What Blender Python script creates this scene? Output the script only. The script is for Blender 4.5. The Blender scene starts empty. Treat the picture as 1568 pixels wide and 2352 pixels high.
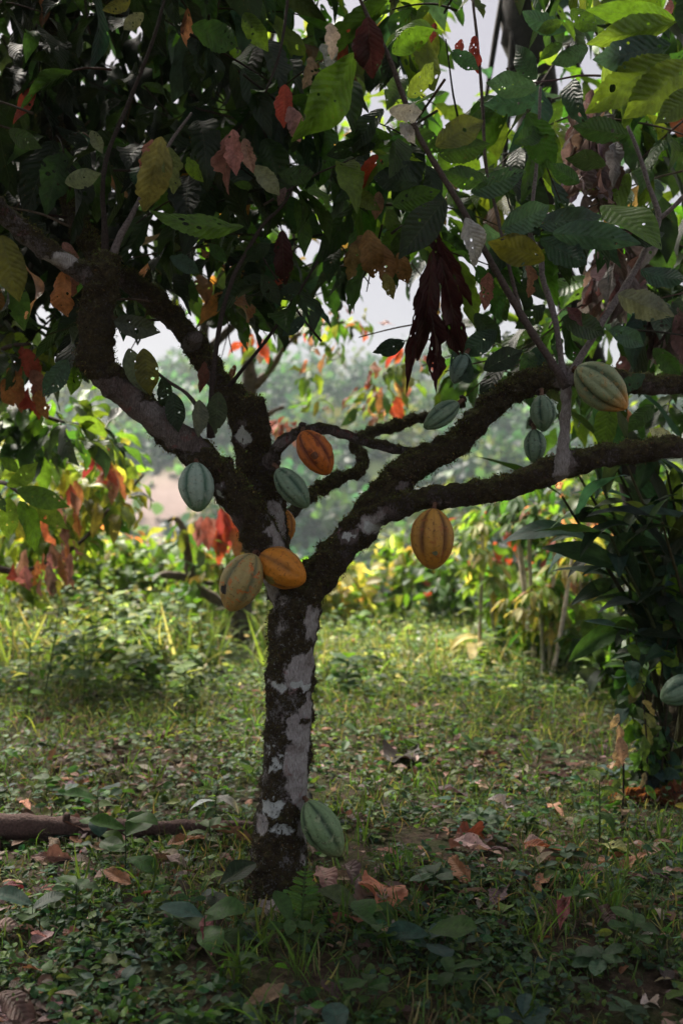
import bpy, math, random
import numpy as np
from mathutils import Vector, noise

# ------------------------------------------------------------------ basics
scene = bpy.context.scene
COL = scene.collection
rng = np.random.default_rng(11)
random.seed(5)
FPX = 2352 * 35.0 / 36.0          # focal length in the 1568 x 2352 survey grid
CU, CV, CZ = 784.0, 1176.0, 1.05  # optical centre of the survey grid, camera height


def P(u, v, Y):
    return np.array([(u - CU) / FPX * Y, Y, CZ - (v - CV) / FPX * Y])


def proj(p):
    p = np.asarray(p)
    y = np.maximum(p[..., 1], 0.05)
    return CU + p[..., 0] / y * FPX, CV - (p[..., 2] - CZ) / y * FPX


def px(w, Y):
    return w / FPX * Y


def gz(x, y):
    """height of the ground"""
    x = np.asarray(x, float); y = np.asarray(y, float)
    base = np.interp(y, [-60, -8, 0, 8.6, 10.5, 14, 22, 34, 41, 60, 80, 100, 112, 170, 240],
                     [0.4, 0.1, 0, 0.02, -0.35, -2.0, -5.2, -8.6, -7.6, -0.2, 7.4, 12.6, 13.4, 8, 4])
    near = 0.02 * np.sin(1.9 * x + 0.5 * y) + 0.018 * np.sin(2.7 * y - 1.1 * x + 1) + 0.01 * np.sin(5.3 * x + 4.1 * y)
    near = near * np.clip(1 - (np.hypot(x + .14, y - 2.7) < .25), 0, 1)
    far = np.clip((y - 28) / 20, 0, 1) * (1.3 * np.sin(0.075 * x + 1.2) + 0.8 * np.sin(0.19 * x + 0.11 * y) + 0.5 * np.sin(.4 * x - .27 * y))
    left = 0.06 * np.clip(-x - 0.8, 0, 5) * np.clip((9 - y) / 6, 0, 1)
    return base + near + far + left


# ------------------------------------------------------------------ object helpers
def link(o, parent=None):
    COL.objects.link(o)
    if parent is not None:
        o.parent = parent
    return o


def tag(o, label=None, cat=None, group=None, kind=None):
    if label: o['label'] = label
    if cat: o['category'] = cat
    if group: o['group'] = group
    if kind: o['kind'] = kind
    return o


def empty(name, loc, label=None, cat=None, group=None):
    o = bpy.data.objects.new(name, None)
    o.empty_display_size = 0.1
    o.location = Vector([float(c) for c in loc])
    link(o)
    return tag(o, label, cat, group)


class Acc:
    """collects quads / tris with per-vertex colour, uv and named floats, in world coordinates"""

    def __init__(self):
        self.v, self.q, self.c, self.uv = [], [], [], []
        self.n = 0

    def add(self, v, q, col=(0.5, 0.5, 0.5, 0), uv=None):
        v = np.asarray(v, float)
        q = np.asarray(q, int)
        if q.shape[1] == 3:
            q = np.concatenate([q, -np.ones((len(q), 1), int) - self.n], 1)
        self.v.append(v)
        self.q.append(np.where(q >= 0, q + self.n, -1) if True else q)
        c = np.asarray(col, float)
        if c.ndim == 1:
            if len(c) == 3: c = np.append(c, rng.random())
            c = np.tile(c, (len(v), 1))
        self.c.append(c)
        self.uv.append(np.zeros((len(v), 2)) if uv is None else np.asarray(uv, float))
        self.n += len(v)

    def build(self, name, mat, parent=None, origin=None, smooth=True):
        me = bpy.data.meshes.new(name)
        o = bpy.data.objects.new(name, me)
        if self.n == 0:
            return link(o, parent)
        v = np.concatenate(self.v); q = np.concatenate(self.q); c = np.concatenate(self.c); uv = np.concatenate(self.uv)
        if origin is None and parent is not None:
            origin = np.array(parent.location)
            p = parent.parent
            while p is not None:
                origin = origin + np.array(p.location); p = p.parent
        if origin is not None:
            v = v - np.asarray(origin)
        fill_mesh(me, v, q, smooth)
        a = me.attributes.new('leaf_col', 'FLOAT_COLOR', 'POINT')
        a.data.foreach_set('color', c.astype(np.float32).ravel())
        ul = me.uv_layers.new(name='UVMap')
        li = np.empty(len(me.loops), np.int32); me.loops.foreach_get('vertex_index', li)
        ul.data.foreach_set('uv', uv[li].astype(np.float32).ravel())
        if mat: me.materials.append(mat)
        return link(o, parent)


def fill_mesh(me, v, q, smooth=True):
    tri = q[:, 3] < 0
    tot = np.where(tri, 3, 4).astype(np.int32)
    loops = q.ravel()
    loops = loops[loops >= 0].astype(np.int32)
    start = np.concatenate([[0], np.cumsum(tot)[:-1]]).astype(np.int32)
    me.vertices.add(len(v)); me.vertices.foreach_set('co', v.astype(np.float32).ravel())
    me.loops.add(len(loops)); me.loops.foreach_set('vertex_index', loops)
    me.polygons.add(len(q)); me.polygons.foreach_set('loop_start', start)
    me.polygons.foreach_set('loop_total', tot)
    me.polygons.foreach_set('use_smooth', np.full(len(q), smooth, bool))
    me.update(calc_edges=True)
    me.validate()


def resample(pts, rad, step):
    pts = np.asarray(pts, float); rad = np.asarray(rad, float)
    n = len(pts)
    if n == 2:
        pts = np.array([pts[0], (pts[0] + pts[1]) / 2, pts[1]]); rad = np.array([rad[0], rad.mean(), rad[1]]); n = 3
    ext = np.concatenate([[2 * pts[0] - pts[1]], pts, [2 * pts[-1] - pts[-2]]])
    outp, outr = [], []
    for i in range(n - 1):
        p0, p1, p2, p3 = ext[i:i + 4]
        m = max(2, int(np.linalg.norm(p2 - p1) / step) + 1)
        for k in range(m):
            t = k / m
            outp.append(0.5 * ((2 * p1) + (-p0 + p2) * t + (2 * p0 - 5 * p1 + 4 * p2 - p3) * t * t + (-p0 + 3 * p1 - 3 * p2 + p3) * t ** 3))
            outr.append(rad[i] * (1 - t) + rad[i + 1] * t)
    outp.append(pts[-1]); outr.append(rad[-1])
    return np.array(outp), np.array(outr)


def tube(pts, rad, segs=8, step=0.03, rough=0.0):
    p, r = resample(pts, rad, step)
    n = len(p)
    tan = np.gradient(p, axis=0); tan /= np.linalg.norm(tan, axis=1)[:, None] + 1e-9
    ref = np.array([0, 1.0, 0]) if abs(tan[0][1]) < 0.9 else np.array([1.0, 0, 0])
    a = np.cross(tan[0], ref); a /= np.linalg.norm(a)
    V, UV = [], []
    L = 0
    for i in range(n):
        a = a - tan[i] * a.dot(tan[i]); a /= np.linalg.norm(a)
        b = np.cross(tan[i], a)
        th = np.linspace(0, 2 * math.pi, segs, endpoint=False)
        rr = r[i] * np.ones(segs)
        if rough:
            rr = rr * (1 + rough * rng.normal(size=segs)) * (1 + rough * rng.normal())
        V.append(p[i] + np.outer(np.cos(th) * rr, a) + np.outer(np.sin(th) * rr, b))
        if i: L += np.linalg.norm(p[i] - p[i - 1])
        UV.append(np.stack([th / (2 * math.pi), np.full(segs, L)], 1))
    V.append(p[:1] - tan[:1] * r[0] * 0.3); V.append(p[-1:] + tan[-1:] * r[-1] * 0.3)
    UV.append(np.array([[0, 0]])); UV.append(np.array([[0, L]]))
    V = np.concatenate(V); UV = np.concatenate(UV)
    q = []
    for i in range(n - 1):
        for j in range(segs):
            k = (j + 1) % segs
            q.append((i * segs + j, i * segs + k, (i + 1) * segs + k, (i + 1) * segs + j))
    c0 = n * segs; c1 = c0 + 1
    for j in range(segs):
        k = (j + 1) % segs
        q.append((c0, k, j, -1)); q.append((c1, (n - 1) * segs + j, (n - 1) * segs + k, -1))
    return V, np.array(q), UV


def add_tube(acc, pts, rad, segs=8, step=0.03, col=(0.1, 0.08, 0.07), rough=0.0):
    V, q, UV = tube(pts, rad, segs, step, rough)
    q2 = np.where(q >= 0, q, -1)
    acc.v.append(V); acc.q.append(np.where(q2 >= 0, q2 + acc.n, -1))
    acc.c.append(np.tile(np.append(np.asarray(col, float)[:3], rng.random()), (len(V), 1)))
    acc.uv.append(UV); acc.n += len(V)


# ------------------------------------------------------------------ leaves
def leaf_template(nv=12, nu=4, W=0.2, droop=0.25, fold=0.15, wave=0.0, corr=0.0, drip=0.5, tatter=0.0, seed=0, curl=0.0, belly=.9):
    """leaf along +X from 0 to 1, half width W, upper side +Z"""
    r = np.random.default_rng(seed)
    t = np.linspace(0, 1, nv + 1)
    w = W * np.sin(np.pi * np.clip(t, 0.002, 1) ** belly).clip(0, 1) ** 0.72
    w *= 1 - .75 * drip * np.clip((t - 0.66) / 0.28, 0, 1) ** 1.3
    w = np.maximum(w, 0.004); w[-1] = 0.001; w[0] = 0.006
    s = np.linspace(-1, 1, 2 * nu + 1)
    T, S = np.meshgrid(t, s, indexing='ij')
    side = np.ones_like(T)
    if tatter:
        for sg in (-1, 1):
            nn = np.interp(t, np.linspace(0, 1, 9), r.random(9))
            cut = 1 - tatter * np.clip(nn - 0.55, 0, 1) * 2
            cut = cut * (1 - tatter * .25 * (r.random(nv + 1) < .3))
            side = np.where(np.sign(S) == sg, np.repeat(cut[:, None], 2 * nu + 1, 1), side)
    Yc = S * w[:, None] * side
    ang = droop * T ** 1.4 * 2.0
    # integrate midrib with droop
    a = droop * 2.2 * t ** 1.2
    dx = np.cos(a); dz = -np.sin(a)
    mx = np.concatenate([[0], np.cumsum((dx[1:] + dx[:-1]) / 2)]) / nv
    mz = np.concatenate([[0], np.cumsum((dz[1:] + dz[:-1]) / 2)]) / nv
    Zoff = fold * np.abs(Yc) - curl * Yc ** 2 / max(W, .01)
    if wave:
        ph = r.random() * 6
        Zoff = Zoff + wave * np.sin(T * 9 + ph + (S > 0) * 2.1) * np.abs(S) ** 1.5 * w[:, None]
    if corr:
        Zoff = Zoff + corr * np.cos((T * 12 - np.abs(S) * 2.0) * 2 * np.pi) * np.abs(S) ** .5 * (1 - np.abs(S) ** 4) * (w[:, None] / W)
    nx = np.sin(a); nz = np.cos(a)
    X = mx[:, None] + nx[:, None] * Zoff
    Z = mz[:, None] + nz[:, None] * Zoff
    V = np.stack([X, Yc, Z], -1).reshape(-1, 3)
    k = 2 * nu + 1
    q = [(i * k + j, (i + 1) * k + j, (i + 1) * k + j + 1, i * k + j + 1) for i in range(nv) for j in range(k - 1)]
    uv = np.stack([(S + 1) / 2, T], -1).reshape(-1, 2)
    return V, np.array(q), uv


HERO_T = [leaf_template(44, 6, W=.175, droop=d, fold=f, wave=w, corr=.0038, tatter=t, seed=i, drip=.55)
          for i, (d, f, w, t) in enumerate([(.10, .15, .15, 0), (.22, .3, .2, .1), (.35, .2, .25, .25), (.05, .4, .2, .3), (.28, .05, .3, .1), (.45, .25, .2, .4)])]
FILL_T = [leaf_template(26, 3, W=.17, droop=d, fold=f, wave=w, corr=.003, tatter=t, seed=20 + i)
          for i, (d, f, w, t) in enumerate([(.15, .2, .2, 0), (.35, .3, .25, .2), (.5, .15, .2, .1), (.25, .4, .3, .35), (.08, .1, .25, .2), (.6, .3, .3, .3), (.3, .6, .4, .5), (.75, .2, .5, .2), (.2, .05, .5, .55), (.45, .5, .35, .1)])]
DRY_T = [leaf_template(30, 5, W=.17, droop=d, fold=f, wave=w, corr=.006, tatter=t, seed=40 + i, curl=c)
         for i, (d, f, w, t, c) in enumerate([(.2, .5, .5, .3, 0), (.1, .9, .4, .5, .5), (.4, .3, .6, .6, -1), (.55, .7, .5, .4, .6)])]
FAR_T = [leaf_template(5, 1, W=.2, droop=d, fold=.3, seed=60 + i) for i, d in enumerate((.1, .3, .5))]
SMALL_T = [leaf_template(6, 2, W=.26, droop=d, fold=f, wave=.1, drip=.2, seed=70 + i, belly=.8) for i, (d, f) in enumerate(((.15, .2), (.35, .3), (.05, .45), (.5, .2)))]
ROUND_T = [leaf_template(10, 3, W=.24, droop=d, fold=f, wave=.12, corr=.004, drip=0, seed=170 + i, belly=1.25) for i, (d, f) in enumerate(((.15, .2), (.35, .3), (.05, .4), (.5, .15)))]
LANCE_T = [leaf_template(20, 3, W=.11, droop=d, fold=f, wave=.2, drip=.3, tatter=.1, seed=80 + i, belly=.85) for i, (d, f) in enumerate(((.3, .3), (.55, .2), (.75, .35), (.15, .3)))]
BLADE_T = [leaf_template(5, 1, W=.03, droop=d, fold=.5, drip=0, seed=90 + i, belly=.55) for i, d in enumerate((.2, .45, .7))]
THREAD_T = [leaf_template(2, 1, W=.09, droop=d, fold=.3, drip=0, seed=95 + i, belly=.7) for i, d in enumerate((.2, .8))]


class Leaves:
    def __init__(self, temps):
        self.t = temps; self.items = [[] for _ in temps]

    def add(self, o, d, n, L, W=1.0, col=(0.05, 0.1, 0.02), k=None, r=None):
        """o: base, d: direction, n: approximate upper side, L: length, W: width factor"""
        d = np.asarray(d, float); d = d / (np.linalg.norm(d) + 1e-9)
        n = np.asarray(n, float); n = n - d * n.dot(d)
        ln = np.linalg.norm(n)
        if ln < 1e-5:
            n = np.cross(d, [.3, .9, .2]); ln = np.linalg.norm(n)
        n = n / ln
        s = np.cross(n, d)
        M = np.stack([d * L, s * L * W, n * L], 1)
        if k is None: k = rng.integers(len(self.t))
        self.items[k % len(self.t)].append((np.asarray(o, float), M, tuple(col)[:3] + (rng.random() if r is None else r,)))

    def into(self, acc):
        for (V, q, uv), it in zip(self.t, self.items):
            if not it: continue
            O = np.array([i[0] for i in it]); M = np.array([i[1] for i in it]); C = np.array([i[2] for i in it])
            m, nv = len(it), len(V)
            X = np.einsum('mij,vj->mvi', M, V) + O[:, None, :]
            Q = q[None] + (np.arange(m) * nv)[:, None, None] + acc.n
            acc.v.append(X.reshape(-1, 3)); acc.q.append(Q.reshape(-1, 4))
            acc.c.append(np.repeat(C, nv, 0)); acc.uv.append(np.tile(uv, (m, 1))); acc.n += m * nv
        return acc

    def build(self, name, mat, parent=None, origin=None):
        return self.into(Acc()).build(name, mat, parent, origin)


def jit(c, a=0.25):
    c = np.asarray(c, float)
    return np.clip(c * (1 + a * rng.normal()) * (1 + a * .4 * rng.normal(size=3)), 0.002, 0.9)


def unit(v):
    v = np.asarray(v, float)
    return v / (np.linalg.norm(v) + 1e-9)


# ------------------------------------------------------------------ materials
def new_mat(name):
    m = bpy.data.materials.new(name); m.use_nodes = True
    nt = m.node_tree; nt.nodes.clear()
    out = nt.nodes.new('ShaderNodeOutputMaterial')
    return m, nt, out


class N:
    """small node builder"""

    def __init__(self, nt): self.nt = nt

    def n(self, t, **kw):
        x = self.nt.nodes.new(t)
        for k, v in kw.items(): setattr(x, k, v)
        return x

    def l(self, a, b): self.nt.links.new(a, b)

    def put(self, sock, v):
        if hasattr(v, 'is_linked') or isinstance(v, bpy.types.NodeSocket): self.l(v, sock)
        else: sock.default_value = v

    def math(self, op, a, b=0.0, c=0.0, clamp=False):
        x = self.n('ShaderNodeMath', operation=op, use_clamp=clamp)
        for s, v in zip(x.inputs, (a, b, c)): self.put(s, v)
        return x.outputs[0]

    def mix(self, f, a, b, mode='MIX'):
        x = self.n('ShaderNodeMix', data_type='RGBA', blend_type=mode)
        self.put(x.inputs[0], f)
        for s, v in ((x.inputs[6], a), (x.inputs[7], b)):
            self.put(s, tuple(v) + (1,) if isinstance(v, tuple) and len(v) == 3 else v)
        return x.outputs[2]

    def noise(self, vec, scale, detail=3, rough=.55, dist=0.0):
        x = self.n('ShaderNodeTexNoise')
        if vec is not None: self.l(vec, x.inputs['Vector'])
        x.inputs['Scale'].default_value = scale; x.inputs['Detail'].default_value = detail
        x.inputs['Roughness'].default_value = rough; x.inputs['Distortion'].default_value = dist
        return x.outputs['Fac']

    def ramp(self, f, stops):
        x = self.n('ShaderNodeValToRGB')
        self.l(f, x.inputs[0])
        e = x.color_ramp.elements
        while len(e) < len(stops): e.new(0.5)
        for el, (p, c) in zip(e, stops):
            el.position = p; el.color = tuple(c) + (1,) if len(c) == 3 else c
        return x.outputs[0]

    def mapr(self, f, a, b, c=0.0, d=1.0, smooth=True):
        x = self.n('ShaderNodeMapRange', interpolation_type='SMOOTHSTEP' if smooth else 'LINEAR')
        self.put(x.inputs[0], f)
        for i, v in enumerate((a, b, c, d)): x.inputs[i + 1].default_value = v
        return x.outputs[0]


def leaf_material(name, holes=True, gloss=.45, trans=.42, spec=.5, tint=(2.0, 1.9, .75, 1)):
    m, nt, out = new_mat(name); g = N(nt)
    at = g.n('ShaderNodeAttribute', attribute_name='leaf_col')
    uvn = g.n('ShaderNodeUVMap', uv_map='UVMap')
    sp = g.n('ShaderNodeSeparateXYZ'); g.l(uvn.outputs[0], sp.inputs[0])
    ax = g.math('ABSOLUTE', g.math('MULTIPLY_ADD', sp.outputs[0], 2.0, -1.0))
    y = sp.outputs[1]
    cb = g.n('ShaderNodeCombineXYZ')
    g.l(g.math('MULTIPLY', sp.outputs[0], 3.2), cb.inputs[0]); g.l(g.math('MULTIPLY', y, 8.0), cb.inputs[1])
    g.l(g.math('MULTIPLY', at.outputs['Alpha'], 91.0), cb.inputs[2])
    blot = g.noise(cb.outputs[0], 1.1, 4, .65)
    ph = g.math('FRACT', g.math('SUBTRACT', g.math('MULTIPLY_ADD', blot, 1.1, g.math('MULTIPLY', y, 12.0)), g.math('MULTIPLY', ax, 2.0)))
    tri = g.math('ABSOLUTE', g.math('MULTIPLY_ADD', ph, 2.0, -1.0))
    side = g.mapr(tri, .84, .98)
    mid = g.mapr(ax, .05, .015)
    vein = g.math('MAXIMUM', g.math('MULTIPLY', side, .55), mid)
    col = at.outputs['Color']
    hs = g.n('ShaderNodeHueSaturation'); g.l(col, hs.inputs['Color'])
    g.l(g.mapr(blot, .3, .75, .6, 1.5, False), hs.inputs['Value'])
    c1 = hs.outputs[0]
    spots = g.mapr(g.noise(cb.outputs[0], 4.5, 2, .5), .66, .74)
    c1 = g.mix(g.math('MULTIPLY', spots, .6), c1, (.10, .055, .025))
    cv = g.mix(g.math('MULTIPLY', vein, .42), c1, g.mix(.45, c1, (.26, .30, .14)))
    pr = g.n('ShaderNodeBsdfPrincipled')
    g.l(cv, pr.inputs['Base Color'])
    g.l(g.math('MULTIPLY_ADD', blot, .25, gloss - .12), pr.inputs['Roughness'])
    pr.inputs['Specular IOR Level'].default_value = spec
    bp = g.n('ShaderNodeBump'); bp.inputs['Strength'].default_value = .4 if holes else .3; bp.inputs['Distance'].default_value = .006
    g.l(g.math('ADD', g.math('MULTIPLY', tri, -.8 if holes else -.2), g.math('MULTIPLY', blot, .8)), bp.inputs['Height'])
    g.l(bp.outputs[0], pr.inputs['Normal'])
    tr = g.n('ShaderNodeBsdfTranslucent')
    tc = g.mix(1.0, c1, tint, 'MULTIPLY')
    g.l(g.mix(g.math('MULTIPLY', vein, .55), tc, c1), tr.inputs[0])
    mx = g.n('ShaderNodeMixShader'); mx.inputs[0].default_value = trans
    g.l(pr.outputs[0], mx.inputs[1]); g.l(tr.outputs[0], mx.inputs[2])
    res = mx.outputs[0]
    if holes:
        vo = g.n('ShaderNodeTexVoronoi'); g.l(cb.outputs[0], vo.inputs['Vector']); vo.inputs['Scale'].default_value = 1.0
        gate = g.mapr(g.noise(cb.outputs[0], .55, 1, .5), .44, .68, -.02, .33, False)
        h = g.math('LESS_THAN', vo.outputs['Distance'], gate)
        tp = g.n('ShaderNodeBsdfTransparent')
        m2 = g.n('ShaderNodeMixShader'); g.l(h, m2.inputs[0]); g.l(res, m2.inputs[1]); g.l(tp.outputs[0], m2.inputs[2])
        res = m2.outputs[0]
    g.l(res, out.inputs[0])
    return m


M_LEAF = leaf_material('cacao_leaf', True)
M_FAR = leaf_material('distant_leaf', False, .5, .5, .35)
M_WEED = leaf_material('weed_leaf', False, .62, .42, .22)
M_NEAR = leaf_material('shade_weed_leaf', False, .52, .38, .3)
M_DRY = leaf_material('dry_leaf', True, .6, .25, .3, (1.25, 1.15, .95, 1))


def simple_attr_mat(name, rough=.9, bump=0.0, scale=120, trans=0.0):
    m, nt, out = new_mat(name); g = N(nt)
    at = g.n('ShaderNodeAttribute', attribute_name='leaf_col')
    tc = g.n('ShaderNodeTexCoord')
    no = g.noise(tc.outputs['Object'], scale, 4, .6)
    hs = g.n('ShaderNodeHueSaturation'); g.l(at.outputs['Color'], hs.inputs['Color'])
    g.l(g.mapr(no, .3, .7, .55, 1.5, False), hs.inputs['Value'])
    pr = g.n('ShaderNodeBsdfPrincipled'); g.l(hs.outputs[0], pr.inputs['Base Color'])
    pr.inputs['Roughness'].default_value = rough; pr.inputs['Specular IOR Level'].default_value = .2
    if bump:
        b = g.n('ShaderNodeBump'); b.inputs['Strength'].default_value = bump; b.inputs['Distance'].default_value = .01
        g.l(no, b.inputs['Height']); g.l(b.outputs[0], pr.inputs['Normal'])
    g.l(pr.outputs[0], out.inputs[0])
    return m


M_TWIG = simple_attr_mat('twig_bark', .8, .5, 180)
M_MOSS = simple_attr_mat('moss', .95, 0, 60)
M_FARBARK = simple_attr_mat('pale_bark', .85, .4, 30)


def bark_material():
    """bark / moss / lichen by two painted coverage attributes, broken up by noise"""
    m, nt, out = new_mat('mossy_bark'); g = N(nt)
    tc = g.n('ShaderNodeTexCoord').outputs['Object']
    moss = g.n('ShaderNodeAttribute', attribute_name='moss').outputs['Fac']
    lich = g.n('ShaderNodeAttribute', attribute_name='lichen').outputs['Fac']
    n1 = g.noise(tc, 95, 5, .7); n2 = g.noise(tc, 28, 4, .6); n3 = g.noise(tc, 260, 4, .7)
    mp = g.n('ShaderNodeMapping'); g.l(tc, mp.inputs[0]); mp.inputs['Scale'].default_value = (1, 1, .22)
    wr = g.noise(mp.outputs[0], 330, 4, .7)
    n5 = g.noise(tc, 170, 4, .75)
    mf = g.mapr(g.math('ADD', moss, g.math('ADD', g.math('MULTIPLY_ADD', n1, 1.1, -.55), g.math('MULTIPLY_ADD', n5, 1.3, -.65))), .34, .66)
    lf = g.mapr(g.math('ADD', lich, g.math('ADD', g.math('MULTIPLY_ADD', n1, 1.0, -.5), g.math('MULTIPLY_ADD', n5, 1.1, -.55))), .34, .68)
    bark = g.ramp(wr, [(.25, (.13, .115, .11)), (.5, (.40, .375, .37)), (.75, (.62, .60, .595))])
    palef = g.n('ShaderNodeAttribute', attribute_name='pale').outputs['Fac']
    bark = g.mix(palef, g.ramp(wr, [(.25, (.022, .017, .016)), (.5, (.095, .073, .068)), (.75, (.21, .17, .165))]), bark)
    bark = g.mix(g.mapr(n2, .5, .7), bark, g.mix(.6, bark, (.15, .10, .09)))
    bark = g.mix(g.math('MULTIPLY', g.mapr(g.noise(tc, 20, 3, .6, .4), .60, .70), .55), bark, (.22, .06, .055))
    lic = g.ramp(n3, [(.3, (.40, .44, .43)), (.7, (.66, .70, .69))])
    mo = g.ramp(n1, [(.3, (.020, .014, .009)), (.5, (.070, .053, .028)), (.72, (.15, .12, .055))])
    mo = g.mix(g.mapr(n2, .45, .65), mo, g.ramp(n3, [(.3, (.02, .013, .009)), (.7, (.085, .062, .04))]))
    gn = g.n('ShaderNodeNewGeometry'); sn = g.n('ShaderNodeSeparateXYZ'); g.l(gn.outputs['Normal'], sn.inputs[0])
    top = g.mapr(g.math('ADD', sn.outputs[2], g.math('MULTIPLY_ADD', n2, 1.2, -.6)), .35, .75)
    mo = g.mix(g.math('MULTIPLY', top, .75), mo, g.ramp(n1, [(.3, (.035, .038, .010)), (.7, (.17, .17, .05))]))  # upward faces brighter olive: greener moss, with light from above painted in
    c = g.mix(lf, bark, lic)
    c = g.mix(mf, c, mo)
    dots = g.math('MULTIPLY', g.mapr(g.noise(tc, 120, 3, .6), .60, .68), g.math('MULTIPLY_ADD', palef, .6, .12))
    c = g.mix(dots, c, g.mix(.35, lic, (.22, .21, .17)))
    pr = g.n('ShaderNodeBsdfPrincipled'); g.l(c, pr.inputs['Base Color'])
    pr.inputs['Roughness'].default_value = .88; pr.inputs['Specular IOR Level'].default_value = .25
    bp = g.n('ShaderNodeBump'); bp.inputs['Strength'].default_value = 1.0; bp.inputs['Distance'].default_value = .009
    hb = g.math('ADD', g.math('MULTIPLY', wr, .7), g.math('MULTIPLY', g.math('MULTIPLY', g.math('ADD', n1, n3), 1.6), g.math('ADD', mf, .12)))
    g.l(hb, bp.inputs['Height']); g.l(bp.outputs[0], pr.inputs['Normal'])
    g.l(pr.outputs[0], out.inputs[0])
    return m


M_BARK = bark_material()


def ground_material():
    m, nt, out = new_mat('forest_soil'); g = N(nt)
    tc = g.n('ShaderNodeTexCoord').outputs['Object']
    sp = g.n('ShaderNodeSeparateXYZ'); g.l(tc, sp.inputs[0])
    n1 = g.noise(tc, 9, 6, .65); n2 = g.noise(tc, 45, 5, .7); n3 = g.noise(tc, 1.3, 3, .6)
    soil = g.ramp(n2, [(.3, (.018, .012, .009)), (.5, (.05, .034, .024)), (.72, (.12, .085, .06))])
    soil = g.mix(g.mapr(n1, .42, .62), soil, g.mix(.7, soil, (.035, .05, .015)))
    grass = g.ramp(n2, [(.3, (.02, .04, .012)), (.7, (.09, .12, .03))])
    c = g.mix(g.mapr(sp.outputs[1], 4.5, 8.0), soil, grass)
    # bare slip of pale reddish earth on the hillside opposite
    d = g.math('ABSOLUTE', g.math('ADD', g.math('MULTIPLY_ADD', sp.outputs[1], -.36, 31.0), g.math('MULTIPLY_ADD', g.noise(tc, .12, 3), 9.0, sp.outputs[0])))
    band = g.math('MULTIPLY', g.mapr(d, 5.0, 2.4), g.mapr(sp.outputs[1], 36, 40))
    band = g.math('MULTIPLY', band, g.mapr(sp.outputs[1], 76, 66))
    c = g.mix(band, c, g.mix(g.noise(tc, .8, 4), (.22, .155, .135), (.36, .27, .25)))
    pr = g.n('ShaderNodeBsdfPrincipled'); g.l(c, pr.inputs['Base Color']); pr.inputs['Roughness'].default_value = .95
    pr.inputs['Specular IOR Level'].default_value = .15
    bp = g.n('ShaderNodeBump'); bp.inputs['Strength'].default_value = .9; bp.inputs['Distance'].default_value = .02
    g.l(g.math('ADD', n2, n1), bp.inputs['Height']); g.l(bp.outputs[0], pr.inputs['Normal'])
    g.l(pr.outputs[0], out.inputs[0])
    return m


# ------------------------------------------------------------------ ground
def build_ground():
    xs = np.unique(np.concatenate([np.linspace(-3.2, 3.2, 90), np.linspace(-12, 12, 60), np.linspace(-130, 130, 80)]))
    ys = np.unique(np.concatenate([np.linspace(-60, 0, 20), np.linspace(0, 12, 150), np.linspace(12, 40, 40), np.linspace(40, 240, 70)]))
    X, Y = np.meshgrid(xs, ys, indexing='ij')
    Z = gz(X, Y)
    V = np.stack([X, Y, Z], -1).reshape(-1, 3)
    k = len(ys)
    I, J = np.meshgrid(np.arange(len(xs) - 1), np.arange(k - 1), indexing='ij')
    a = (I * k + J).ravel()
    q = np.stack([a, a + k, a + k + 1, a + 1], 1)
    gm = ground_material()
    far = V[q].mean(1)[:, 1] > 30
    for name, sel in (('ground', ~far), ('hill', far)):
        used, inv = np.unique(q[sel], return_inverse=True)
        A = Acc(); A.add(V[used], inv.reshape(-1, 4))
        tag(A.build(name, gm), kind='structure')


build_ground()

# ------------------------------------------------------------------ palette (albedo; LIT is leaf green with its lit look painted in)
DK = (.017, .036, .018); MID = (.035, .085, .020); YG = (.12, .19, .032); TEAL = (.028, .064, .055); OLV = (.10, .105, .02)
LIT = (.075, .15, .018); PINK = (.33, .15, .14); RED = (.33, .06, .045); ORG = (.38, .16, .06); MAR = (.050, .013, .014); TAN = (.27, .15, .05)
SIL = (.42, .43, .42); GRY = (.12, .14, .12); BRN = (.14, .065, .03); YEL = (.37, .34, .13); GOLD = (.21, .20, .06); SALM = (.36, .17, .13)

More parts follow.
